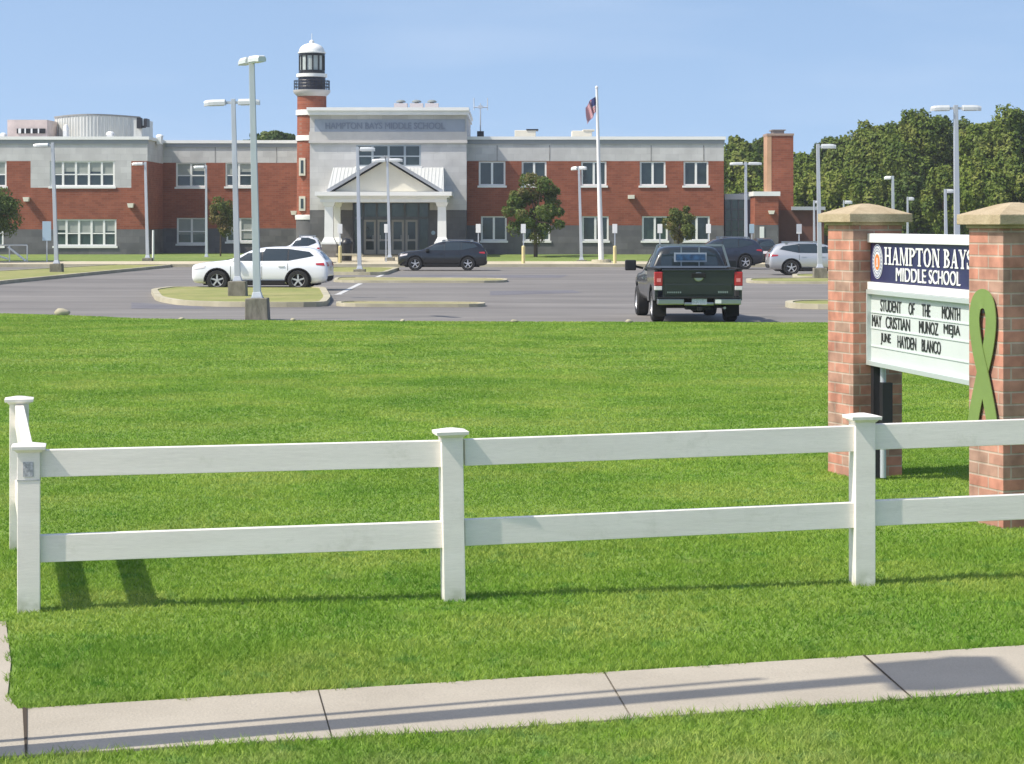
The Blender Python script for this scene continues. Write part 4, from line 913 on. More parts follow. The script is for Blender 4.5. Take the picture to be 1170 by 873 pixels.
# ------------------------------------------------------------------ car park lights
def lamp(label, px, base_py, top_px, top_py, heads, base_h=0.55, Y=None, bw=0.30, pr=0.085, z0=0.0, head=(0.62, 0.30, 0.17)):
    Y = Y or (H-z0)*F/(base_py-HY); x = X_(px, Y); zt = Z_(top_py, Y)-z0
    lean = math.atan2(X_(top_px, Y)-x, zt)
    o = thing('light_pole', label, 'light pole', (x, Y, z0), 0, 'car park light poles', tilt=(0, lean))
    m = MB(); m.frust(0, 0, -.1, base_h, bw, bw, bw*.95, bw*.95); m.build('concrete_base', CONCB, o, bevel=.02)
    m = MB(); m.frust(0, 0, base_h+.001, zt, pr*1.12, pr*1.12, pr*.8, pr*.8); m.box(-pr*1.8, pr*1.8, -pr*1.8, pr*1.8, base_h, base_h+.03); m.frust(0, 0, base_h+.031, base_h+.16, pr*1.6, pr*1.6, pr*1.2, pr*1.2); m.build('pole', GALV, o, bevel=.008)
    hl, hw, hh = head
    for (ang, arm) in heads:
        d = Vector((math.cos(ang), math.sin(ang), 0)); s = Vector((-d.y, d.x, 0)); p0 = d*pr*.5; p1 = d*(pr+arm)
        m = MB(); m.bar(Vector((p0.x, p0.y, zt-.12)), Vector((p1.x, p1.y, zt-.12)), .05, .09); am = m.build('arm', GALV, o)
        # shoebox head with a domed, tapering top
        m = MB(); rings = [(-.02, .7), (0.0, 1.0), (.55, 1.0), (.8, .86), (1.0, .45)]
        c0 = p1+Vector((0, 0, zt-.05))
        prev = None
        for (t, k) in rings:
            q = []
            for (a, b) in ((-1, -.72), (-1, -.2), (-.72, .2), (.72, .2), (1, -.2), (1, -.72)):
                pnt = c0+d*(t*hl)+s*(a*hw/2*(.5+.5*k))+Vector((0, 0, hh*(b*(k if b > 0 else 1)-.25*(1-k)))); q.append(pnt)
            if prev:
                for i in range(6): m.quad(prev[i], prev[(i+1) % 6], q[(i+1) % 6], q[i])
            else: m.poly(q)
            prev = q
        m.poly(prev); hd = m.build('lamp_head', LAMPH, o)
        m = MB(); c = c0+Vector((0, 0, -hh*.72-.004))
        P = [c+d*(hl*.08)+s*hw*.36, c+d*(hl*.78)+s*hw*.36, c+d*(hl*.78)-s*hw*.36, c+d*(hl*.08)-s*hw*.36]; m.prism([(p.x, p.y) for p in P], c.z-.02, c.z); m.build('lens', LAMPL, hd)
    return o
PI = math.pi
lamp('tallest looking light pole in front, on a weathered concrete block at the lawn edge', 294.5, 364.5, 287.5, 64, ((R(117), .02), (R(-62), .02)), .54)
lamp('twin headed light pole on the grass island left of the nearest pole', 272, 341.5, 266.5, 113, ((PI, .18), (0, .1)), .58, head=(.68, .3, .2))
lamp('thin light pole in front of the shaded recess windows', 236, 297.5, 235.5, 189, ((PI, .05),), .2, z0=.18, pr=.07)
lamp('light pole at the corner of the projecting left wing', 169, 303, 166, 185, ((PI, .06),), .42)
lamp('light pole on the left island before the row of five windows', 65, 313, 60, 163, ((PI, .12),), .5, head=(.7, .3, .17))
lamp('light pole before the left part of the portico with its head turned right', 411, 313.5, 408.5, 168, ((0, .05),), .25, head=(.7, .3, .2))
lamp('twin headed light pole in line with the middle of the entrance doors', 445.5, 303, 442.5, 181, ((PI, .05), (0, .05)), .45, head=(.75, .3, .2), pr=.08)
lamp('light pole just left of the flagpole with two stacked small heads', 664.5, 301, 661.5, 190, ((PI*.8, .02), (-.3, -.02)), .2, pr=.08, head=(.4, .3, .2), z0=.1)
lamp('t shaped twin headed light pole before the glazed link', 852.5, 304, 852, 185, ((PI, .1), (0, .1)), .4, head=(.72, .3, .16))
lamp('light pole behind the silver car with one head to the right', 937, 319, 934.5, 164.5, ((0, .08),), .5, head=(.62, .3, .2), pr=.085)
lamp('tall twin headed light pole rising behind the sign board', 1094, 332, 1092, 120, ((PI, .16), (0, .16)), .5, head=(.66, .34, .2), pr=.095)
lamp('distant light pole showing above the left pillar cap against the trees', 1021, 0, 1020, 201, ((PI*.9, .02),), .4, Y=140, head=(.4, .3, .2), z0=.2, pr=.09)
lamp('distant light pole just left of the tall pole behind the sign', 1081.5, 0, 1080, 216, ((0, .02),), .4, Y=120, head=(.35, .3, .2), pr=.08)
lamp('short light pole close to the left side of the silver car pole', 930.5, 0, 930, 229, ((0, .02),), .3, Y=134, head=(.3, .25, .15), z0=.2, pr=.06)
lamp('small far light head peeking over the left pillar cap', 964, 0, 964, 229, ((0, .05),), .3, Y=136, head=(.4, .3, .2), z0=.2, pr=.05)
lamp('small far light head just right of the left pillar cap', 1037, 0, 1037, 225, ((0, .02),), .3, Y=136, head=(.3, .25, .2), z0=.2, pr=.06)

# ------------------------------------------------------------------ small signs, bollards, flagpole, bin
def sign_post(label, px, top, bot, base, Y, bollard=None, mt=None, w=5.5, name='parking_sign', foot=None):
    z0 = gz(Y); x = X_(px, Y)
    o = thing(name, label, 'sign', (x, Y, z0), 0, 'small signs on posts before the school')
    m = MB(); m.box(-.03, .03, .0, .05, (bollard and .9) or -.05, Z_(bot, Y)-z0+.3); m.build('post', GALV, o)
    hw = w/2*Y/F; m = MB(); m.box(-hw, hw, -.02, -.002, Z_(bot, Y)-z0, Z_(top, Y)-z0); m.build('panel', mt or WHITE, o, bevel=.01)
    if bollard:
        b = thing('bollard', label.replace('sign', 'bollard', 1) if False else bollard, 'bollard', (x, Y+.02, z0), 0, 'bollards under the small signs')
        m = MB(); m.tube((0, 0, -.1), (0, 0, Z_(282, Y)-z0), .10, .10, 14); m.lathe([(.10, Z_(282, Y)-z0), (.08, Z_(282, Y)-z0+.05), (.01, Z_(282, Y)-z0+.07)], 14); m.build('tube', YELLOW, b, smooth=True)
sign_post('small white sign left of the portico doors above a tan bollard', 388.5, 256, 267, 300, 130, 'tan bollard beside the black bin left of the entrance')
sign_post('small white sign in front of the middle of the entrance doors', 441, 256, 266, 300, 131, w=4)
sign_post('small white sign right behind the tail of the black car', 546.5, 256, 266, 300, 131)
sign_post('small white sign over a yellow bollard before the big tree', 598, 256, 266.5, 300, 129, 'yellow bollard under the sign before the big tree')
sign_post('small white sign over a yellow bollard right of the flagpole', 702.5, 256, 266.5, 300, 129, 'yellow bollard right of the flagpole')
sign_post('small white sign left of the small tree behind the pickup', 754, 256, 266.5, 300, 131)
sign_post('small white sign right of the small tree at the brick wing end', 809.5, 256, 266.5, 300, 131)
sign_post('small pale blue sign before the white service door', 859, 256, 266.5, 300, 131, mt=SIGNBL)
sign_post('small white sign just right of the brick chimney foot', 913, 256, 267, 300, 131, w=6)
sign_post('tall pale blue notice before the left wing lower windows', 53.5, 253, 275, 297, 131, mt=SIGNBL, w=10, name='notice_sign')
o = thing('marker_post', 'slim white post standing at the recess corner of the left wing', 'post', (X_(175, 134), 134, gz(134)))
m = MB(); m.tube((0, 0, -.05), (0, 0, Z_(263, 134)-gz(134)), .07, .06, 8); m.build('tube', WHITE, o)
YF = 130.5; fx0 = X_(687, YF)
fl = thing('flagpole', 'tall white flagpole rising in front of the right wing', 'flagpole', (fx0, YF, gz(YF)), 0, tilt=(0, math.atan2(X_(681.7, YF)-fx0, Z_(101, YF))))
zt = Z_(101, YF)-gz(YF)
m = MB(); m.tube((0, 0, 0), (0, 0, zt), .16, .07, 14); m.build('pole', WHITE, fl, smooth=True)
m = MB(); m.tube((0, 0, -.1), (0, 0, .16), .62, .55, 20); m.build('footing', CONC2, fl)
m = MB(); m.lathe([(0.01, zt-.02), (.09, zt+.02), (.09, zt+.1), (.01, zt+.16)], 12); m.build('ball', WHITE, fl, smooth=True)
# limp flag: columns of cloth hanging from the halyard, stripes by row
flag = MB(); s = YF/F; nu, nv = 16, 26
top = Vector((X_(682.2, YF), YF, Z_(108.5, YF)))
def fpt(u, v):   # u away from the pole, v down the hoist (0..1)
    drop = u*1.05
    x = -u*0.72*(1-.25*v) + .05*math.sin(u*9+v*3); z = -(v*1.15) - drop*(.55+.35*u)*1.0
    return top+Vector((x*.95, .10*math.sin(u*16+v*2), z*.80))
for i in range(nu):
    for j in range(nv):
        u0, u1, v0, v1 = i/nu, (i+1)/nu, j/nv, (j+1)/nv
        k = 2 if (u1 <= .45 and v1 <= .54) else (0 if int(v0*13) % 2 == 0 else 1)
        flag.quad(fpt(u0, v0), fpt(u1, v0), fpt(u1, v1), fpt(u0, v1), k)
fo = flag.build('flag', [mat('flag_red', (0.45, 0.03, 0.05), .8), mat('flag_white', (0.6, 0.6, 0.62), .8), mat('flag_blue', (0.02, 0.03, 0.12), .8)], off=tuple(top), smooth=True)
fo.location = top; tag(fo, 'limp red, white and blue striped flag hanging from the flagpole top', 'flag')
o = thing('litter_bin', 'black bin standing beside the left portico column', 'bin', (X_(396, 132.5), 132.5, gz(132.5)))
m = MB(); m.tube((0, 0, 0), (0, 0, 1.0), .30, .34, 16); m.build('drum', BLACKP, o, smooth=True)
m = MB(); m.lathe([(.36, 1.0), (.36, 1.06), (.2, 1.28), (.05, 1.34), (.01, 1.34)], 16); m.build('lid', BLACKP, o, smooth=True)
o = thing('entrance_bench', 'low tan concrete bench beside the black bin at the entrance', 'bench', (X_(399, 131.4), 131.4, gz(131.4)))
m = MB(); m.box(-.75, .75, -.25, .25, .34, .46); m.build('seat', CONC2, o, bevel=.02)
for a in (-.55, .55): m = MB(); m.box(a-.1, a+.1, -.2, .2, 0, .339); m.build('leg', CONC2, o)
o = thing('ramp_railing', 'white ramp railing at the left edge before the school', 'railing', (X_(0, 131.5), 131.5, gz(131.5)))
L_ = X_(31, 131.5)-X_(0, 131.5)
for u in (-1.5, .35*L_, L_): m = MB(); m.tube((u, 0, -.05), (u, 0, .95), .035, .035, 8); m.build('post', WHITE, o)
m = MB(); m.tube((-2, 0, .95), (L_, 0, .95), .035, .035, 8); m.tube((-2, 0, .90), (-.4, -.05, .9), .05, .05, 8); m.tube((.3*L_, -.05, .85), (L_*.95, -.05, .05), .06, .06, 8); m.tube((-1.5, -.05, .8), (.3*L_, -.05, .15), .06, .06, 8); m.build('handrail', WHITE, o)
# stones at the lawn edge
for (a, b, sc, lab) in ((72, 360.3, .17, 'grey stone at the lawn edge near the left side'), (207, 365.2, .055, 'tiny white stone on the lawn edge left of the front light pole'), (335, 366.6, .06, 'tiny white stone just right of the front light pole base'), (460, 367.6, .055, 'tiny white stone at the lawn edge under the long median'), (588, 368.3, .07, 'tiny white stone at the lawn edge left of the pickup'), (719, 368.8, .075, 'tiny white stone by the left wheels of the pickup')):
    x, y = g2(a, b); bm = bmesh.new(); bmesh.ops.create_icosphere(bm, subdivisions=2, radius=1)
    for v in bm.verts:
        k = 1+.18*math.sin(v.co.x*3.1+a)+.15*math.sin(v.co.y*4.3+a); v.co = Vector((v.co.x*k*1.25, v.co.y*k, v.co.z*k*.6))*sc
    me = bpy.data.meshes.new('stone'); bm.to_mesh(me); bm.free(); me.materials.append(CONCB if sc > .2 else CONC2); me.polygons.foreach_set('use_smooth', [True]*len(me.polygons))
    o = bpy.data.objects.new('stone', me); COL.objects.link(o); o.location = (x, y, sc*.45); tag(o, lab, 'stone', 'stones along the lawn edge')

# ------------------------------------------------------------------ vehicles
def apply_mods(o):
    dg = bpy.context.evaluated_depsgraph_get(); me = bpy.data.meshes.new_from_object(o.evaluated_get(dg)); o.modifiers.clear(); o.data = me
def loft(st, name, mt, parent, sub=1, arches=(), ar=0.45, depth=0.4, W=1.0):
    # st: (x, zlow, zbelt, ztop, wlow, wbelt, wtop)
    m = MB(); rings = []
    for (x, zl, zb, zt, wl, wb, wt) in st:
        half = [(0, zl), (wl*.8, zl), (wl*.985, zl+.10), (wl, zl*.5+zb*.5), (wl*.995, zb-.10), (wb, zb), (wt+.03, zt-.09 if zt-zb > .25 else zt*.75+zb*.25), (wt*.86, zt-.008), (wt*.45, zt), (0, zt+.006)]
        ring_ = [(x, y, z) for y, z in half] + [(x, -y, z) for y, z in half[-2:0:-1]]
        rings.append(ring_)
    n = len(rings[0])
    for a, b in zip(rings, rings[1:]):
        for i in range(n): j = (i+1) % n; m.quad(a[i], a[j], b[j], b[i])
    m.poly(rings[0]); m.poly(rings[-1][::-1])
    o = m.build(name, [mt, UNDER], parent, smooth=False)
    if sub: s_ = o.modifiers.new('s', 'SUBSURF'); s_.levels = sub; s_.render_levels = sub
    cutters = []
    for ax in arches:
        for sd in (-1, 1):
            c = MB(); yo = W; c.tube((ax, sd*(yo-depth), ar*.86), (ax, sd*(yo+.3), ar*.86), ar, ar, 40, mi=1); co = c.build('cut', [mt, UNDER], parent)
            b = o.modifiers.new('b', 'BOOLEAN'); b.object = co; b.operation = 'DIFFERENCE'; b.solver = 'EXACT'; cutters.append(co)
    bpy.context.view_layer.update(); apply_mods(o)
    for c in cutters: bpy.data.objects.remove(c)
    o.data.polygons.foreach_set('use_smooth', [True]*len(o.data.polygons)); o.data.set_sharp_from_angle(angle=R(38))
    return o
def bvh_of(o):
    me = o.data; return BVHTree.FromPolygons([tuple(v.co) for v in me.vertices], [tuple(p.vertices) for p in me.polygons])
def side_patch(bvh, sd, lo, hi, n, mtl, name, parent, off=.012, rows=3):
    m = MB(); G = []
    for i in range(n+1):
        t = i/n; x0 = np.interp(t, np.linspace(0, 1, len(lo)), [p[0] for p in lo]); z0 = np.interp(t, np.linspace(0, 1, len(lo)), [p[1] for p in lo])
        x1 = np.interp(t, np.linspace(0, 1, len(hi)), [p[0] for p in hi]); z1 = np.interp(t, np.linspace(0, 1, len(hi)), [p[1] for p in hi]); colp = []
        for j in range(rows+1):
            q = j/rows; x = x0+(x1-x0)*q; z = z0+(z1-z0)*q; h = bvh.ray_cast(Vector((x, sd*3, z)), Vector((0, -sd, 0)))
            y = h[0].y+sd*off if h[0] else sd*.7
            colp.append((x, y, z))
        G.append(colp)
    for i in range(n):
        for j in range(rows): m.quad(G[i][j], G[i+1][j], G[i+1][j+1], G[i][j+1])
    return m.build(name, mtl, parent, smooth=True)
def end_patch(bvh, fr, y0, y1, z0, z1, mtl, name, parent, taper=0.0, off=.012, n=6, rows=4):
    m = MB(); G = []
    for i in range(n+1):
        colp = []
        for j in range(rows+1):
            q = j/rows; z = z0+(z1-z0)*q; k = 1-taper*q; y = (y0+(y1-y0)*i/n)*k
            h = bvh.ray_cast(Vector((fr*5, y, z)), Vector((-fr, 0, 0))); x = h[0].x+fr*off if h[0] else fr*2
            colp.append((x, y, z))
        G.append(colp)
    for i in range(n):
        for j in range(rows): m.quad(G[i][j], G[i+1][j], G[i+1][j+1], G[i][j+1])
    return m.build(name, mtl, parent, smooth=True)
def wheel(parent, x, y, r, w=.24, spokes=5, rim=ALLOY):
    sd = 1 if y > 0 else -1; m = MB()
    pr = [(r*.62, -w/2), (r*.9, -w/2), (r, -w/2+.04), (r, w/2-.04), (r*.9, w/2), (r*.62, w/2), (r*.62, -w/2)]
    m.lathe(pr, 28, c=(x, y, r), axis='y'); t = m.build('wheel', RUBBER, parent, smooth=True)
    m = MB(); yo = y+sd*(w/2-.03)
    m.lathe([(r*.64, yo-.0), (r*.60, yo+sd*.02), (r*.56, yo-sd*.02)], 28, c=(x, 0, r), axis='y')
    m.tube((x, yo-sd*.12, r), (x, yo-sd*.10, r), r*.6, r*.6, 24, mi=1); m.tube((x, yo-sd*.09, r), (x, yo+sd*.01, r), r*.15, r*.13, 12)
    for k in range(spokes):
        a = 2*math.pi*k/spokes+.3; d = Vector((math.cos(a), 0, math.sin(a))); c = Vector((x, yo-sd*.01, r))
        m.bar(c+d*r*.1, c+d*r*.6, r*.15, .03, up=(0, 1, 0))
    m.build('rim', [rim, UNDER], t)
def suv(label, loc, rz, paint, sc=(1, 1, 1), group='parked cars', rails=True, rearplate=True, lower=None):
    o = thing('parked_car', label, 'car', loc, rz, group); o.scale = sc
    st = [(2.51, .40, .84, .90, .66, .64, .56), (2.47, .30, .92, .98, .84, .80, .66), (2.33, .25, .99, 1.04, .92, .88, .74), (1.9, .23, 1.05, 1.11, .95, .91, .80), (1.25, .22, 1.08, 1.17, .96, .91, .80),
          (1.05, .22, 1.09, 1.21, .96, .90, .78), (.50, .22, 1.09, 1.48, .96, .89, .71), (.15, .22, 1.09, 1.64, .96, .88, .67), (-.45, .22, 1.10, 1.70, .96, .88, .65), (-1.3, .22, 1.11, 1.70, .96, .88, .64), (-1.90, .24, 1.13, 1.64, .95, .87, .62),
          (-2.18, .26, 1.14, 1.55, .94, .86, .60), (-2.42, .30, 1.12, 1.22, .93, .86, .72), (-2.50, .34, 1.04, 1.10, .90, .86, .76), (-2.54, .44, .84, .90, .84, .80, .70)]
    body = loft(st, 'body', paint, o, 1, arches=(1.52, -1.46), ar=.455, W=.96)
    bv = bvh_of(body)
    for sd in (-1, 1):
        side_patch(bv, sd, [(.86, 1.15), (-.10, 1.15), (-.10, 1.15)], [(.24, 1.575), (0.05, 1.61), (-.10, 1.62)], 6, CGLASS, 'side_window', o)
        side_patch(bv, sd, [(-.15, 1.15), (-1.05, 1.16)], [(-.15, 1.62), (-1.05, 1.62)], 6, CGLASS, 'side_window', o)
        side_patch(bv, sd, [(-1.10, 1.16), (-2.02, 1.34)], [(-1.10, 1.61), (-1.84, 1.50)], 5, CGLASS, 'side_window', o)
        side_patch(bv, sd, [(-.10, 1.15), (-.15, 1.15)], [(-.10, 1.62), (-.15, 1.62)], 1, BLACKP, 'pillar_trim', o, off=.010)
        side_patch(bv, sd, [(-1.05, 1.16), (-1.10, 1.16)], [(-1.05, 1.62), (-1.10, 1.62)], 1, BLACKP, 'pillar_trim', o, off=.010)
        side_patch(bv, sd, [(2.40, .80), (1.98, .88)], [(2.36, .90), (1.94, .98)], 4, PINKW, 'headlight', o)
        side_patch(bv, sd, [(-2.44, .96), (-2.12, 1.00)], [(-2.40, 1.08), (-2.10, 1.06)], 4, RED, 'tail_light', o)
        m = MB(); m.box(-.98, 1.0, sd*.955-.02, sd*.955+.02, .24, .40); m.build('sill_trim', UNDER if lower is None else lower, o)
        for hx in (.06, -.86): m = MB(); m.box(hx-.12+.02, hx+.12, sd*.945-.02, sd*.945+.035, .93, .965); m.build('door_handle', paint, o)
        m = MB(); m.box(.70, .92, min(sd*.92, sd*1.14), max(sd*.92, sd*1.14), 1.10, 1.26); m.build('mirror', paint, o, bevel=.04)
        for dx in (1.02, -.13, -1.08):
            z_a, z_b = .30, 1.06
            if dx == -1.08: z_a = .78
            side_patch(bv, sd, [(dx-.008, z_a), (dx+.008, z_a)], [(dx-.008, z_b), (dx+.008, z_b)], 1, UNDER, 'door_gap', o, off=.006, rows=5)
        if rails: m = MB(); m.tube((-1.75, sd*.60, 1.72), (.0, sd*.62, 1.73), .022, .022, 8); m.box(-1.75, -1.6, sd*.6-.02, sd*.6+.02, 1.62, 1.72); m.box(-.15, 0, sd*.62-.02, sd*.62+.02, 1.62, 1.73); m.build('roof_rail', CHROME, o)
    end_patch(bv, 1, -.70, .70, 1.17, 1.56, CGLASS, 'windshield', o, taper=.12)
    end_patch(bv, -1, -.68, .68, 1.20, 1.54, CGLASS, 'rear_window', o, taper=.12)
    end_patch(bv, 1, -.5, .5, .50, .74, DARKM, 'grille', o)
    for sd in (-1, 1): end_patch(bv, -1, sd*.50, sd*.82, .94, 1.10, RED, 'tail_light', o)
    end_patch(bv, -1, -.26, .26, .76, .92, PINKW, 'licence_plate', o); end_patch(bv, -1, -.78, .78, .36, .56, UNDER, 'bumper_trim', o)
    end_patch(bv, 1, -.78, .78, .32, .46, UNDER, 'bumper_trim', o)
    for x in (1.52, -1.46):
        for y in (-.84, .84): wheel(o, x, y, .40)
        for sd in (-1, 1):
            m = MB(); pr = None
            for k in range(15):
                a = math.pi*(-.04+1.08*k/14); c_, s_ = math.cos(a), math.sin(a); q = [(x+.452*c_, sd*.93, .39+.452*s_), (x+.452*c_, sd*.968, .39+.452*s_), (x+.495*c_, sd*.966, .39+.495*s_), (x+.495*c_, sd*.93, .39+.495*s_)]
                if pr:
                    for i in range(4): m.quad(pr[i], pr[(i+1) % 4], q[(i+1) % 4], q[i])
                pr = q
            m.build('arch_trim', UNDER, o)
    m = MB(); m.box(-2.1, 2.1, -.55, .55, .2, .42); m.build('underbody', UNDER, o)
    return o
CW = mat('white_car_paint', (0.80, 0.81, 0.83), .3, coat=.8); CB = mat('black_car_paint', (0.006, 0.007, 0.009), .25, coat=.8); CS = mat('silver_car_paint', (0.50, 0.51, 0.52), .32, .5, coat=.6)
CG = mat('dark_grey_truck_paint', (0.018, 0.022, 0.024), .35, .2, coat=.6); CBL = mat('dark_blue_car_paint', (0.015, 0.02, 0.035), .3, coat=.8)
def at(px, py, z=0.0): x, y = g2(px, py, z); return (x, y, z-.02)
x, y, z = at(297, 331.5); WS = suv('white mid size crossover car parked side on behind the nearest light poles', (x, y+.9, z), R(176.5), CW, (1.01, 1.0, .955), rails=False)
x, y, z = at(505, 309); BS = suv('black crossover car parked side on before the portico', (x, y+.9, z), R(180), CB, (.92, .95, .92), rails=True)
x, y, z = at(341, 304.5); suv('white car mostly hidden behind the white crossover, only its roof showing', (x, y+1, z), R(181), CW, (.46*1.05, .95, 1.02), rails=True)
x, y, z = at(822, 307.5); suv('black car parked half hidden behind the pickup cab', (x, y+.9, z), R(184), CBL, (.92, .98, 1.0), rails=True)
x, y, z = at(874, 304); suv('dark grey car seen tail on between the black car and the silver car', (x, y+2.4, z), R(92), CG, (.95, .74, .95), rails=False)
x, y, z = at(938, 314); suv('silver station car parked left of the brick sign pillar', (x, y+.8, z), R(1), CS, (.98, .95, .92), rails=True)

def pickup(loc, rz):
    o = thing('pickup_truck', 'dark grey pickup truck seen from behind on the car park drive', 'pickup truck', loc, rz)
    o.scale = (1, 1.05, 1)
    # cab and front: loft; x forward, tail at x=-2.9
    st = [(2.90, .55, .80, .84, .80, .78, .70), (2.80, .45, 1.05, 1.10, .96, .93, .82), (2.3, .42, 1.14, 1.19, 1.01, .97, .86), (1.45, .42, 1.16, 1.22, 1.01, .97, .85), (1.3, .42, 1.18, 1.27, 1.01, .96, .84), (.85, .42, 1.20, 1.62, 1.01, .95, .78),
          (.6, .42, 1.20, 1.82, 1.01, .95, .74), (.1, .42, 1.22, 1.91, 1.01, .95, .73), (-.7, .42, 1.23, 1.90, 1.01, .95, .73), (-.92, .42, 1.23, 1.86, 1.01, .95, .73), (-1.02, .42, 1.24, 1.40, 1.01, .96, .86), (-1.06, .45, 1.2, 1.25, .99, .95, .88)]
    cab = loft(st, 'cab', CG, o, 1, arches=(1.95,), ar=.50, W=1.0); bv = bvh_of(cab)
    for sd in (-1, 1):
        side_patch(bv, sd, [(1.05, 1.26), (.30, 1.26)], [(.70, 1.66), (.30, 1.80)], 5, CGLASS, 'side_window', o)
        side_patch(bv, sd, [(.22, 1.26), (-.70, 1.27)], [(.22, 1.80), (-.70, 1.78)], 5, CGLASS, 'side_window', o)
        # bed side with rear arch
        m = MB(); pts = [(-1.08, .50), (-1.08, 1.33), (-2.88, 1.33), (-2.88, .56), (-2.47, .56)]
        c, r_ = -1.93, .49
        pts += [(c-r_*math.cos(a)*1.0, .46+r_*math.sin(a)) for a in np.linspace(.15, math.pi-.15, 12)] + [(-1.40, .50)]
        m.prism_y(pts, sd*1.01-.035, sd*1.01+.035); m.build('bed_side', CG, o, bevel=.012)
        m = MB(); m.box(-2.88, -1.08, sd*.98-.08, sd*.98+.075, 1.331, 1.365); m.build('bed_rail', UNDER, o)
        # tail light
        m = MB(); m.box(-2.93, -2.74, min(sd*.86, sd*1.055), max(sd*.86, sd*1.055), .93, 1.28); m.box(-2.925, -2.74, min(sd*.868, sd*1.05), max(sd*.868, sd*1.05), .82, .929, 1); tl = m.build('tail_light', [RED, PINKW], o, bevel=.015)
        m = MB(); m.box(-2.934, -2.931, min(sd*.90, sd*1.0), max(sd*.90, sd*1.0), 1.03, 1.12); m.build('lamp_lens', mat('pink_lens', (0.75, 0.25, 0.25), .25), tl)
        # tow mirror
        m = MB(); m.bar((.85, sd*.96, 1.30), (.80, sd*1.20, 1.36), .06, .06); mr_ = m.build('mirror', UNDER, o)
        m = MB(); m.box(.74, .86, min(sd*1.14, sd*1.42), max(sd*1.14, sd*1.42), 1.24, 1.52); m.build('mirror_shell', BLACKP, mr_, bevel=.03)
        for hx in (.2, -.75): m = MB(); m.box(hx-.1, hx+.1, sd*1.0-.02, sd*1.0+.04, 1.03, 1.08); m.build('door_handle', CHROME, o)
        side_patch(bv, sd, [(.258, .5), (.272, .5)], [(.258, 1.2), (.272, 1.2)], 1, UNDER, 'door_gap', o, off=.006, rows=5)
        side_patch(bv, sd, [(2.75, .8), (2.5, .84)], [(2.7, 1.0), (2.45, 1.06)], 3, PINKW, 'headlight', o)
    end_patch(bv, -1, -.72, .72, 1.30, 1.80, CGLASS, 'rear_window', o, taper=.08); end_patch(bv, 1, -.74, .74, 1.30, 1.78, CGLASS, 'windshield', o, taper=.1)
    m = MB(); m.box(-2.86, -1.08, -.96, .96, .60, .66); m.box(-1.12, -1.08, -.96, .96, .66, 1.33); m.build('bed_floor', UNDER, o)
    # tailgate with a raised lower panel
    m = MB(); m.box(-2.91, -2.83, -.855, .855, .62, 1.335); m.box(-2.935, -2.911, -.80, .80, .70, .98); m.box(-2.955, -2.80, -.87, .87, 1.30, 1.34); tg = m.build('tailgate', CG, o, bevel=.012)
    m = MB(); m.box(-2.945, -2.913, -.17, .17, 1.13, 1.25); m.build('tailgate_handle', UNDER, tg, bevel=.01)
    m = MB(); m.lathe([(0.01, -2.925), (.10, -2.925), (.12, -2.915)], 16, c=(0, 0, 0), axis='y')
    m.v = [(v[1], v[0], v[2]+1.16) for v in m.v]; m.build('badge', CHROME, tg)
    m = MB()
    for k in range(7): m.box(-2.94, -2.936, .42+k*.05, .452+k*.05, .75, .79)
    for k in range(5): m.box(-2.94, -2.936, -.70+k*.05, -.665+k*.05, .75, .80)
    m.build('lettering', CHROME, tg)
    m = MB(); m.box(-3.08, -2.90, -1.0, -.36, .46, .62); m.box(-3.08, -2.90, .36, 1.0, .46, .62); m.box(-3.05, -2.90, -.36, .36, .44, .53); bp_ = m.build('rear_bumper', CHROME, o, bevel=.03)
    m = MB(); m.box(-3.10, -2.92, -1.0, 1.0, .621, .65); m.build('step_pad', UNDER, bp_)
    m = MB(); m.box(-3.066, -3.052, -.18, .18, .47, .615); m.build('licence_plate', mat('plate_pale', (.5, .52, .58), .5, var=.3, vscale=40), bp_)
    m = MB(); m.box(-3.09, -3.081, -.52, -.38, .50, .60); m.build('round_sticker', WHITE, bp_)
    m = MB(); m.box(-2.98, -2.6, -.30, .30, .34, .42); m.box(-3.12, -2.9, -.05, .05, .32, .40); m.lathe([(.16, 0), (.16, .12)], 10, c=(-2.2, -.1, .24)); m.build('tow_hitch', UNDER, o)
    m = MB(); m.box(-2.75, 2.4, -.42, .42, .42, .56); m.tube((-1.93, -.85, .40), (-1.93, .85, .40), .06, .06, 8); m.tube((1.95, -.8, .40), (1.95, .8, .40), .05, .05, 8); m.lathe([(.001, -.16), (.16, -.05), (.16, .05), (.001, .16)], 12, c=(-1.93, 0, .40)); m.build('underbody', UNDER, o)
    m = MB(); m.tube((-2.95, -.62, .38), (-2.2, -.62, .38), .035, .035, 10); m.build('exhaust_pipe', CHROME, o)
    # headache rack behind the rear window
    m = MB(); fr = ((-.97, 1.35), (-.80, 1.93), (.80, 1.93), (.97, 1.35)); yx = -1.20
    for a, b in zip(fr, fr[1:]): m.bar((yx, a[0], a[1]), (yx, b[0], b[1]), .05, .06, up=(1, 0, 0))
    m.bar((yx, -.97, 1.37), (yx, .97, 1.37), .05, .05, up=(1, 0, 0))
    for y in (-.22, .22): m.bar((yx, y, 1.38), (yx, y, 1.90), .03, .04, up=(1, 0, 0))
    rk = m.build('cab_rack', mat('rack_metal', (0.30, 0.33, 0.36), .35, .6), o)
    m = MB(); m.box(yx-.05, yx-.03, -.40, .40, 1.50, 1.74); m.build('rack_sign', mat('rack_sign_pale', (0.33, 0.38, 0.44), .5), rk)
    m = MB(); m.box(yx-.062, yx-.051, -.36, .36, 1.54, 1.70); m.build('rack_sign_face', mat('rack_sign_blue', (0.015, 0.035, 0.08), .4, col2=(0.05, 0.13, 0.25), vscale=9), rk)
    m = MB()
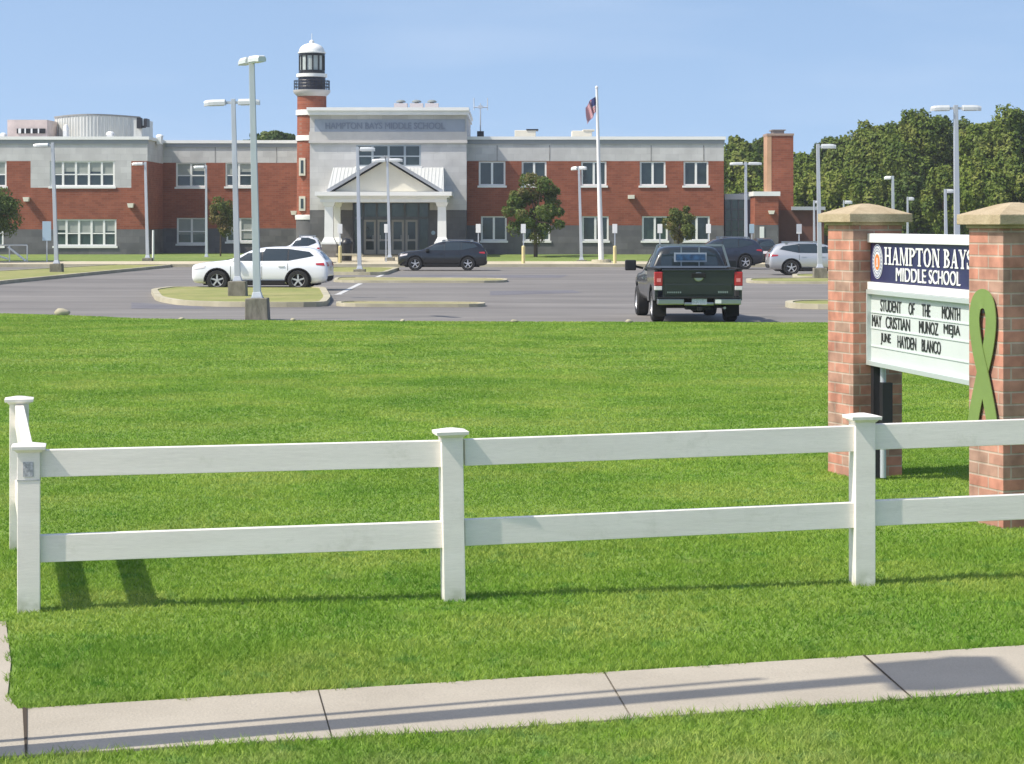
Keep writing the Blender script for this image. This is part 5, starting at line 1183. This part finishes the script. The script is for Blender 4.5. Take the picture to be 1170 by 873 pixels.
    for x, y in ((.0, -.45), (.0, .0), (.0, .45)): m.box(x-.05, x+.05, y-.06, y+.06, 1.90, 1.935)
    m.build('roof_marker', CREAM, o)
    for x in (1.95, -1.93):
        for y in (-.88, .88): wheel(o, x, y, .41, .30, 6)
    for y in (-.88, .88): m = MB(); m.box(-2.42, -2.40, y-.16, y+.16, .16, .55); m.build('mud_flap', UNDER, o)
    return o
x, y, z = at(797, 366.5); pickup((x-.18, y+2.0, z), R(92.6))

# ------------------------------------------------------------------ trees
def leaf_mat(name, a, b, c):
    m = bpy.data.materials.new(name); m.use_nodes = True; n = m.node_tree; L = n.links; p = n.nodes['Principled BSDF']
    g = n.nodes.new('ShaderNodeNewGeometry')
    t = n.nodes.new('ShaderNodeTexNoise'); t.inputs['Scale'].default_value = .55; t.inputs['Detail'].default_value = 5; t.inputs['Roughness'].default_value = .75; L.new(g.outputs['Position'], t.inputs[0])
    r = n.nodes.new('ShaderNodeValToRGB'); L.new(t.outputs['Fac'], r.inputs[0]); r.color_ramp.elements[0].position = .38; r.color_ramp.elements[0].color = (*a, 1); r.color_ramp.elements[1].position = .63; r.color_ramp.elements[1].color = (*c, 1)
    e = r.color_ramp.elements.new(.5); e.color = (*b, 1)
    L.new(r.outputs[0], p.inputs['Base Color']); p.inputs['Roughness'].default_value = .6; p.inputs['Specular IOR Level'].default_value = .2
    tr = n.nodes.new('ShaderNodeBsdfTranslucent'); L.new(r.outputs[0], tr.inputs['Color']); ms = n.nodes.new('ShaderNodeMixShader'); ms.inputs[0].default_value = .25
    L.new(p.outputs[0], ms.inputs[1]); L.new(tr.outputs[0], ms.inputs[2]); L.new(ms.outputs[0], n.nodes['Material Output'].inputs[0]); return m
LF1 = leaf_mat('oak_leaves', (.070, .115, .017), (.140, .190, .032), (.245, .265, .065))
LF2 = leaf_mat('light_leaves', (.100, .155, .020), (.165, .22, .033), (.26, .28, .065))
LF3 = leaf_mat('maple_leaves', (.065, .115, .020), (.115, .165, .034), (.20, .17, .065))
LF4 = leaf_mat('rusty_leaves', (.09, .125, .028), (.14, .165, .042), (.20, .15, .06))
LF5 = leaf_mat('deep_leaves', (.045, .085, .016), (.085, .13, .027), (.15, .185, .042))
BARK = mat('bark', (.07, .05, .035), .9, var=.3, vscale=3)
def tree(label, x, y, zb, top, rx_, ry_, bottom, leaf, count, lsize, lobes=26, tr=.18, lobe_r=.34, name='tree', group=None, seed=0, flat=.0, broad=False):
    rg = np.random.default_rng(seed+11); h = top-zb; ch = top-bottom; rz2 = ch/2; cz = (bottom+top)/2-zb
    o = thing(name, label, 'tree', (x, y, zb), 0, group)
    # limbs
    m = MB(); m.tube((0, 0, -.1), (0.03*h*.1, 0, cz*.75), tr, tr*.7, 10); 
    C = []
    for i in range(lobes):
        d = rg.normal(size=3); d /= np.linalg.norm(d); rr = rg.uniform(.25, .80)**.8
        if broad: d[2] = abs(d[2]) if rg.random() < .35 else d[2]; rr = rg.uniform(.55, .80)
        c = np.array([d[0]*rx_*rr, d[1]*ry_*rr, cz+d[2]*rz2*rr]); lr = lobe_r*rg.uniform(.65, 1.25)
        # crowns narrow towards the top
        k = 0 if broad else (c[2]-(cz-rz2))/(2*rz2); c[:2] *= (1.05-.45*max(0, k-.45)*2*.8)
        C.append((c, np.array([rx_*lr, ry_*lr, rz2*lr*.9])))
    for c, lr in C[:12]:
        m.tube((0, 0, cz*.55+rg.random()*cz*.2), (c[0]*.8, c[1]*.8, c[2]), tr*.4, tr*.1, 6, caps=False)
    m.build('trunk', BARK, o, smooth=True)
    per = count//lobes; V = []
    for c, lr in C:
        d = rg.normal(size=(per, 3)); d /= np.linalg.norm(d, axis=1)[:, None]; d[:, 2] = np.where((d[:, 2] < -.3) & (rg.random(per) < .5), -d[:, 2], d[:, 2])
        p = c+d*lr*(rg.uniform(.72, 1.08, per)[:, None]+.10*np.sin(d[:, :1]*9)+.08*np.sin(d[:, 2:]*11))
        nr = d+rg.normal(size=(per, 3))*.55; nr /= np.linalg.norm(nr, axis=1)[:, None]
        a = np.cross(nr, rg.normal(size=(per, 3))); a /= np.linalg.norm(a, axis=1)[:, None]; b = np.cross(nr, a)
        s = lsize*rg.uniform(.6, 1.3, per)[:, None]
        Q = np.stack([p-a*s*.5, p-b*s*.32, p+a*s*.5, p+b*s*.32], 1); V.append(Q.reshape(-1, 3))
    npmesh('crown', np.concatenate(V), 4, leaf, o)
    return o
s = 140/F
tree('leafy green and rust tree before the right wing of the school', X_(612, 139), 139, gz(139), Z_(194, 139), 2.35, 2.1, Z_(281, 139), LF3, 13000, .17, lobes=40, tr=.13, lobe_r=.20, seed=1, name='maple_tree', group='small trees before the school')
tree('small rust tinted tree before the lower windows behind the pickup', X_(775, 139), 139, gz(139), Z_(231, 139), 1.4, 1.2, Z_(281, 139), LF4, 5500, .15, lobes=24, lobe_r=.24, tr=.07, seed=2, name='maple_tree', group='small trees before the school')
tree('narrow brownish young tree before the recess between two poles', X_(252, 140), 140, gz(140), Z_(224, 140), .95, .9, Z_(272, 140), LF4, 5000, .14, lobes=20, tr=.05, seed=3, name='maple_tree', group='small trees before the school')
tree('dark leafy tree cut by the left edge of the photo', X_(-18, 131), 131, gz(131), Z_(210, 131), 2.25, 2.0, Z_(276, 131), LF5, 12000, .18, lobes=36, tr=.12, seed=4, name='maple_tree', group='small trees before the school')
W = [  # px centre, Y, top py, half width px, leaf
    (846, 196, 155, 30, LF1, 'rounded woodland tree directly behind the glazed link'), (872, 204, 157, 24, LF5, 'dark woodland tree behind the brick chimney'),
    (918, 200, 172, 24, LF2, 'low bright woodland tree right of the chimney'), (945, 206, 156, 22, LF5, 'dark pointed woodland tree behind the silver car pole'),
    (968, 196, 152, 26, LF1, 'woodland tree rising over the left brick pillar'), (1004, 186, 131, 34, LF1, 'big woodland oak left of the tall twin lamp'),
    (1046, 182, 123, 38, LF1, 'tallest rounded oak behind the sign board'), (1090, 190, 127, 30, LF5, 'woodland oak directly behind the tall twin lamp'),
    (1122, 180, 138, 30, LF2, 'yellow green woodland tree right of the tall twin lamp'), (1160, 172, 113, 36, LF1, 'tall woodland oak at the right photo edge'), (1205, 176, 104, 40, LF1, 'woodland oak just outside the right edge')]
for i, (p, Y, t, hw, lf, lab) in enumerate(W):
    tree(lab, X_(p, Y), Y, .3, Z_(t, Y), hw*1.22*Y/F, hw*1.15*Y/F, 1.2, lf, 30000, .30, lobes=56, tr=.3, lobe_r=.30, broad=True, seed=20+i, name='woodland_tree', group='woodland trees behind the school')
U = [(858, 186, 200, 24, LF2, 'bright undergrowth tree low behind the glazed link'), (925, 180, 200, 24, LF2, 'bright undergrowth tree behind the short pole by the chimney'), (962, 176, 192, 26, LF2, 'green undergrowth tree over the left pillar cap'), (1000, 172, 190, 28, LF1, 'mid green undergrowth tree behind the left pillar cap'), (1040, 170, 196, 28, LF5, 'very dark undergrowth tree between the two pillars'),
     (1078, 168, 186, 28, LF1, 'undergrowth tree behind the tall twin lamp post'), (1118, 164, 176, 32, LF2, 'olive undergrowth tree right of the tall twin lamp'), (1160, 160, 180, 34, LF1, 'undergrowth tree above the right pillar cap')]
for i, (p, Y, t, hw, lf, lab) in enumerate(U):
    tree(lab, X_(p, Y), Y, .3, Z_(t, Y), hw*Y/F, hw*Y/F*.8, .5, lf, 15000, .28, lobes=36, tr=.2, lobe_r=.32, broad=True, seed=50+i, name='woodland_tree', group='woodland trees behind the school')
tree('dark treetop just showing above the roof left of the lighthouse', X_(318, 215), 215, .3, Z_(147.5, 215), 2.4, 2.4, Z_(175, 215), LF5, 5000, .35, lobes=24, tr=.25, seed=70, name='woodland_tree')
tree('flat treetop just showing over the roof behind the nearest light pole', X_(297, 218), 218, .3, Z_(152, 218), 2.0, 2.0, Z_(178, 218), LF5, 4000, .35, lobes=20, tr=.2, seed=71, name='woodland_tree')
# far-off wood closing the horizon on the right
def far_wood():
    V = []; n = 60000
    x = rng.uniform(X_(820, 240), X_(1400, 240), n); y = rng.uniform(232, 250, n); ridge = 7.5+1.2*np.sin(x*.35)+.8*np.sin(x*.9+2)+.02*(x-20)
    z = ridge*rng.random(n)**.6; p = np.stack([x, y, z], 1); nr = rng.normal(size=(n, 3)); nr[:, 1] -= .8; nr[:, 2] += .5; nr /= np.linalg.norm(nr, axis=1)[:, None]
    a = np.cross(nr, rng.normal(size=(n, 3))); a /= np.linalg.norm(a, axis=1)[:, None]; b = np.cross(nr, a); s_ = .6*rng.uniform(.6, 1.3, n)[:, None]
    return np.stack([p-a*s_*.5, p-b*s_*.35, p+a*s_*.5, p+b*s_*.35], 1).reshape(-1, 3)
tag(npmesh('far_wood', far_wood(), 4, LF5), label='continuous dark wood far behind the school on the right', cat='wood', kind='stuff')

# ------------------------------------------------------------------ thin summer haze
hm = bpy.data.materials.new('haze_air'); hm.use_nodes = True; hn = hm.node_tree; hn.nodes.remove(hn.nodes['Principled BSDF'])
pv = hn.nodes.new('ShaderNodeVolumePrincipled'); pv.inputs['Color'].default_value = (0.93, 0.96, 1.0, 1); pv.inputs['Density'].default_value = 0.00028; pv.inputs['Anisotropy'].default_value = 0.2
hn.links.new(pv.outputs[0], hn.nodes['Material Output'].inputs['Volume'])
m = MB(); m.box(-800, 800, -300, 1200, -1.1, 17); hz = m.build('haze', hm); tag(hz, 'thin pale summer haze in the air', 'haze', kind='stuff')
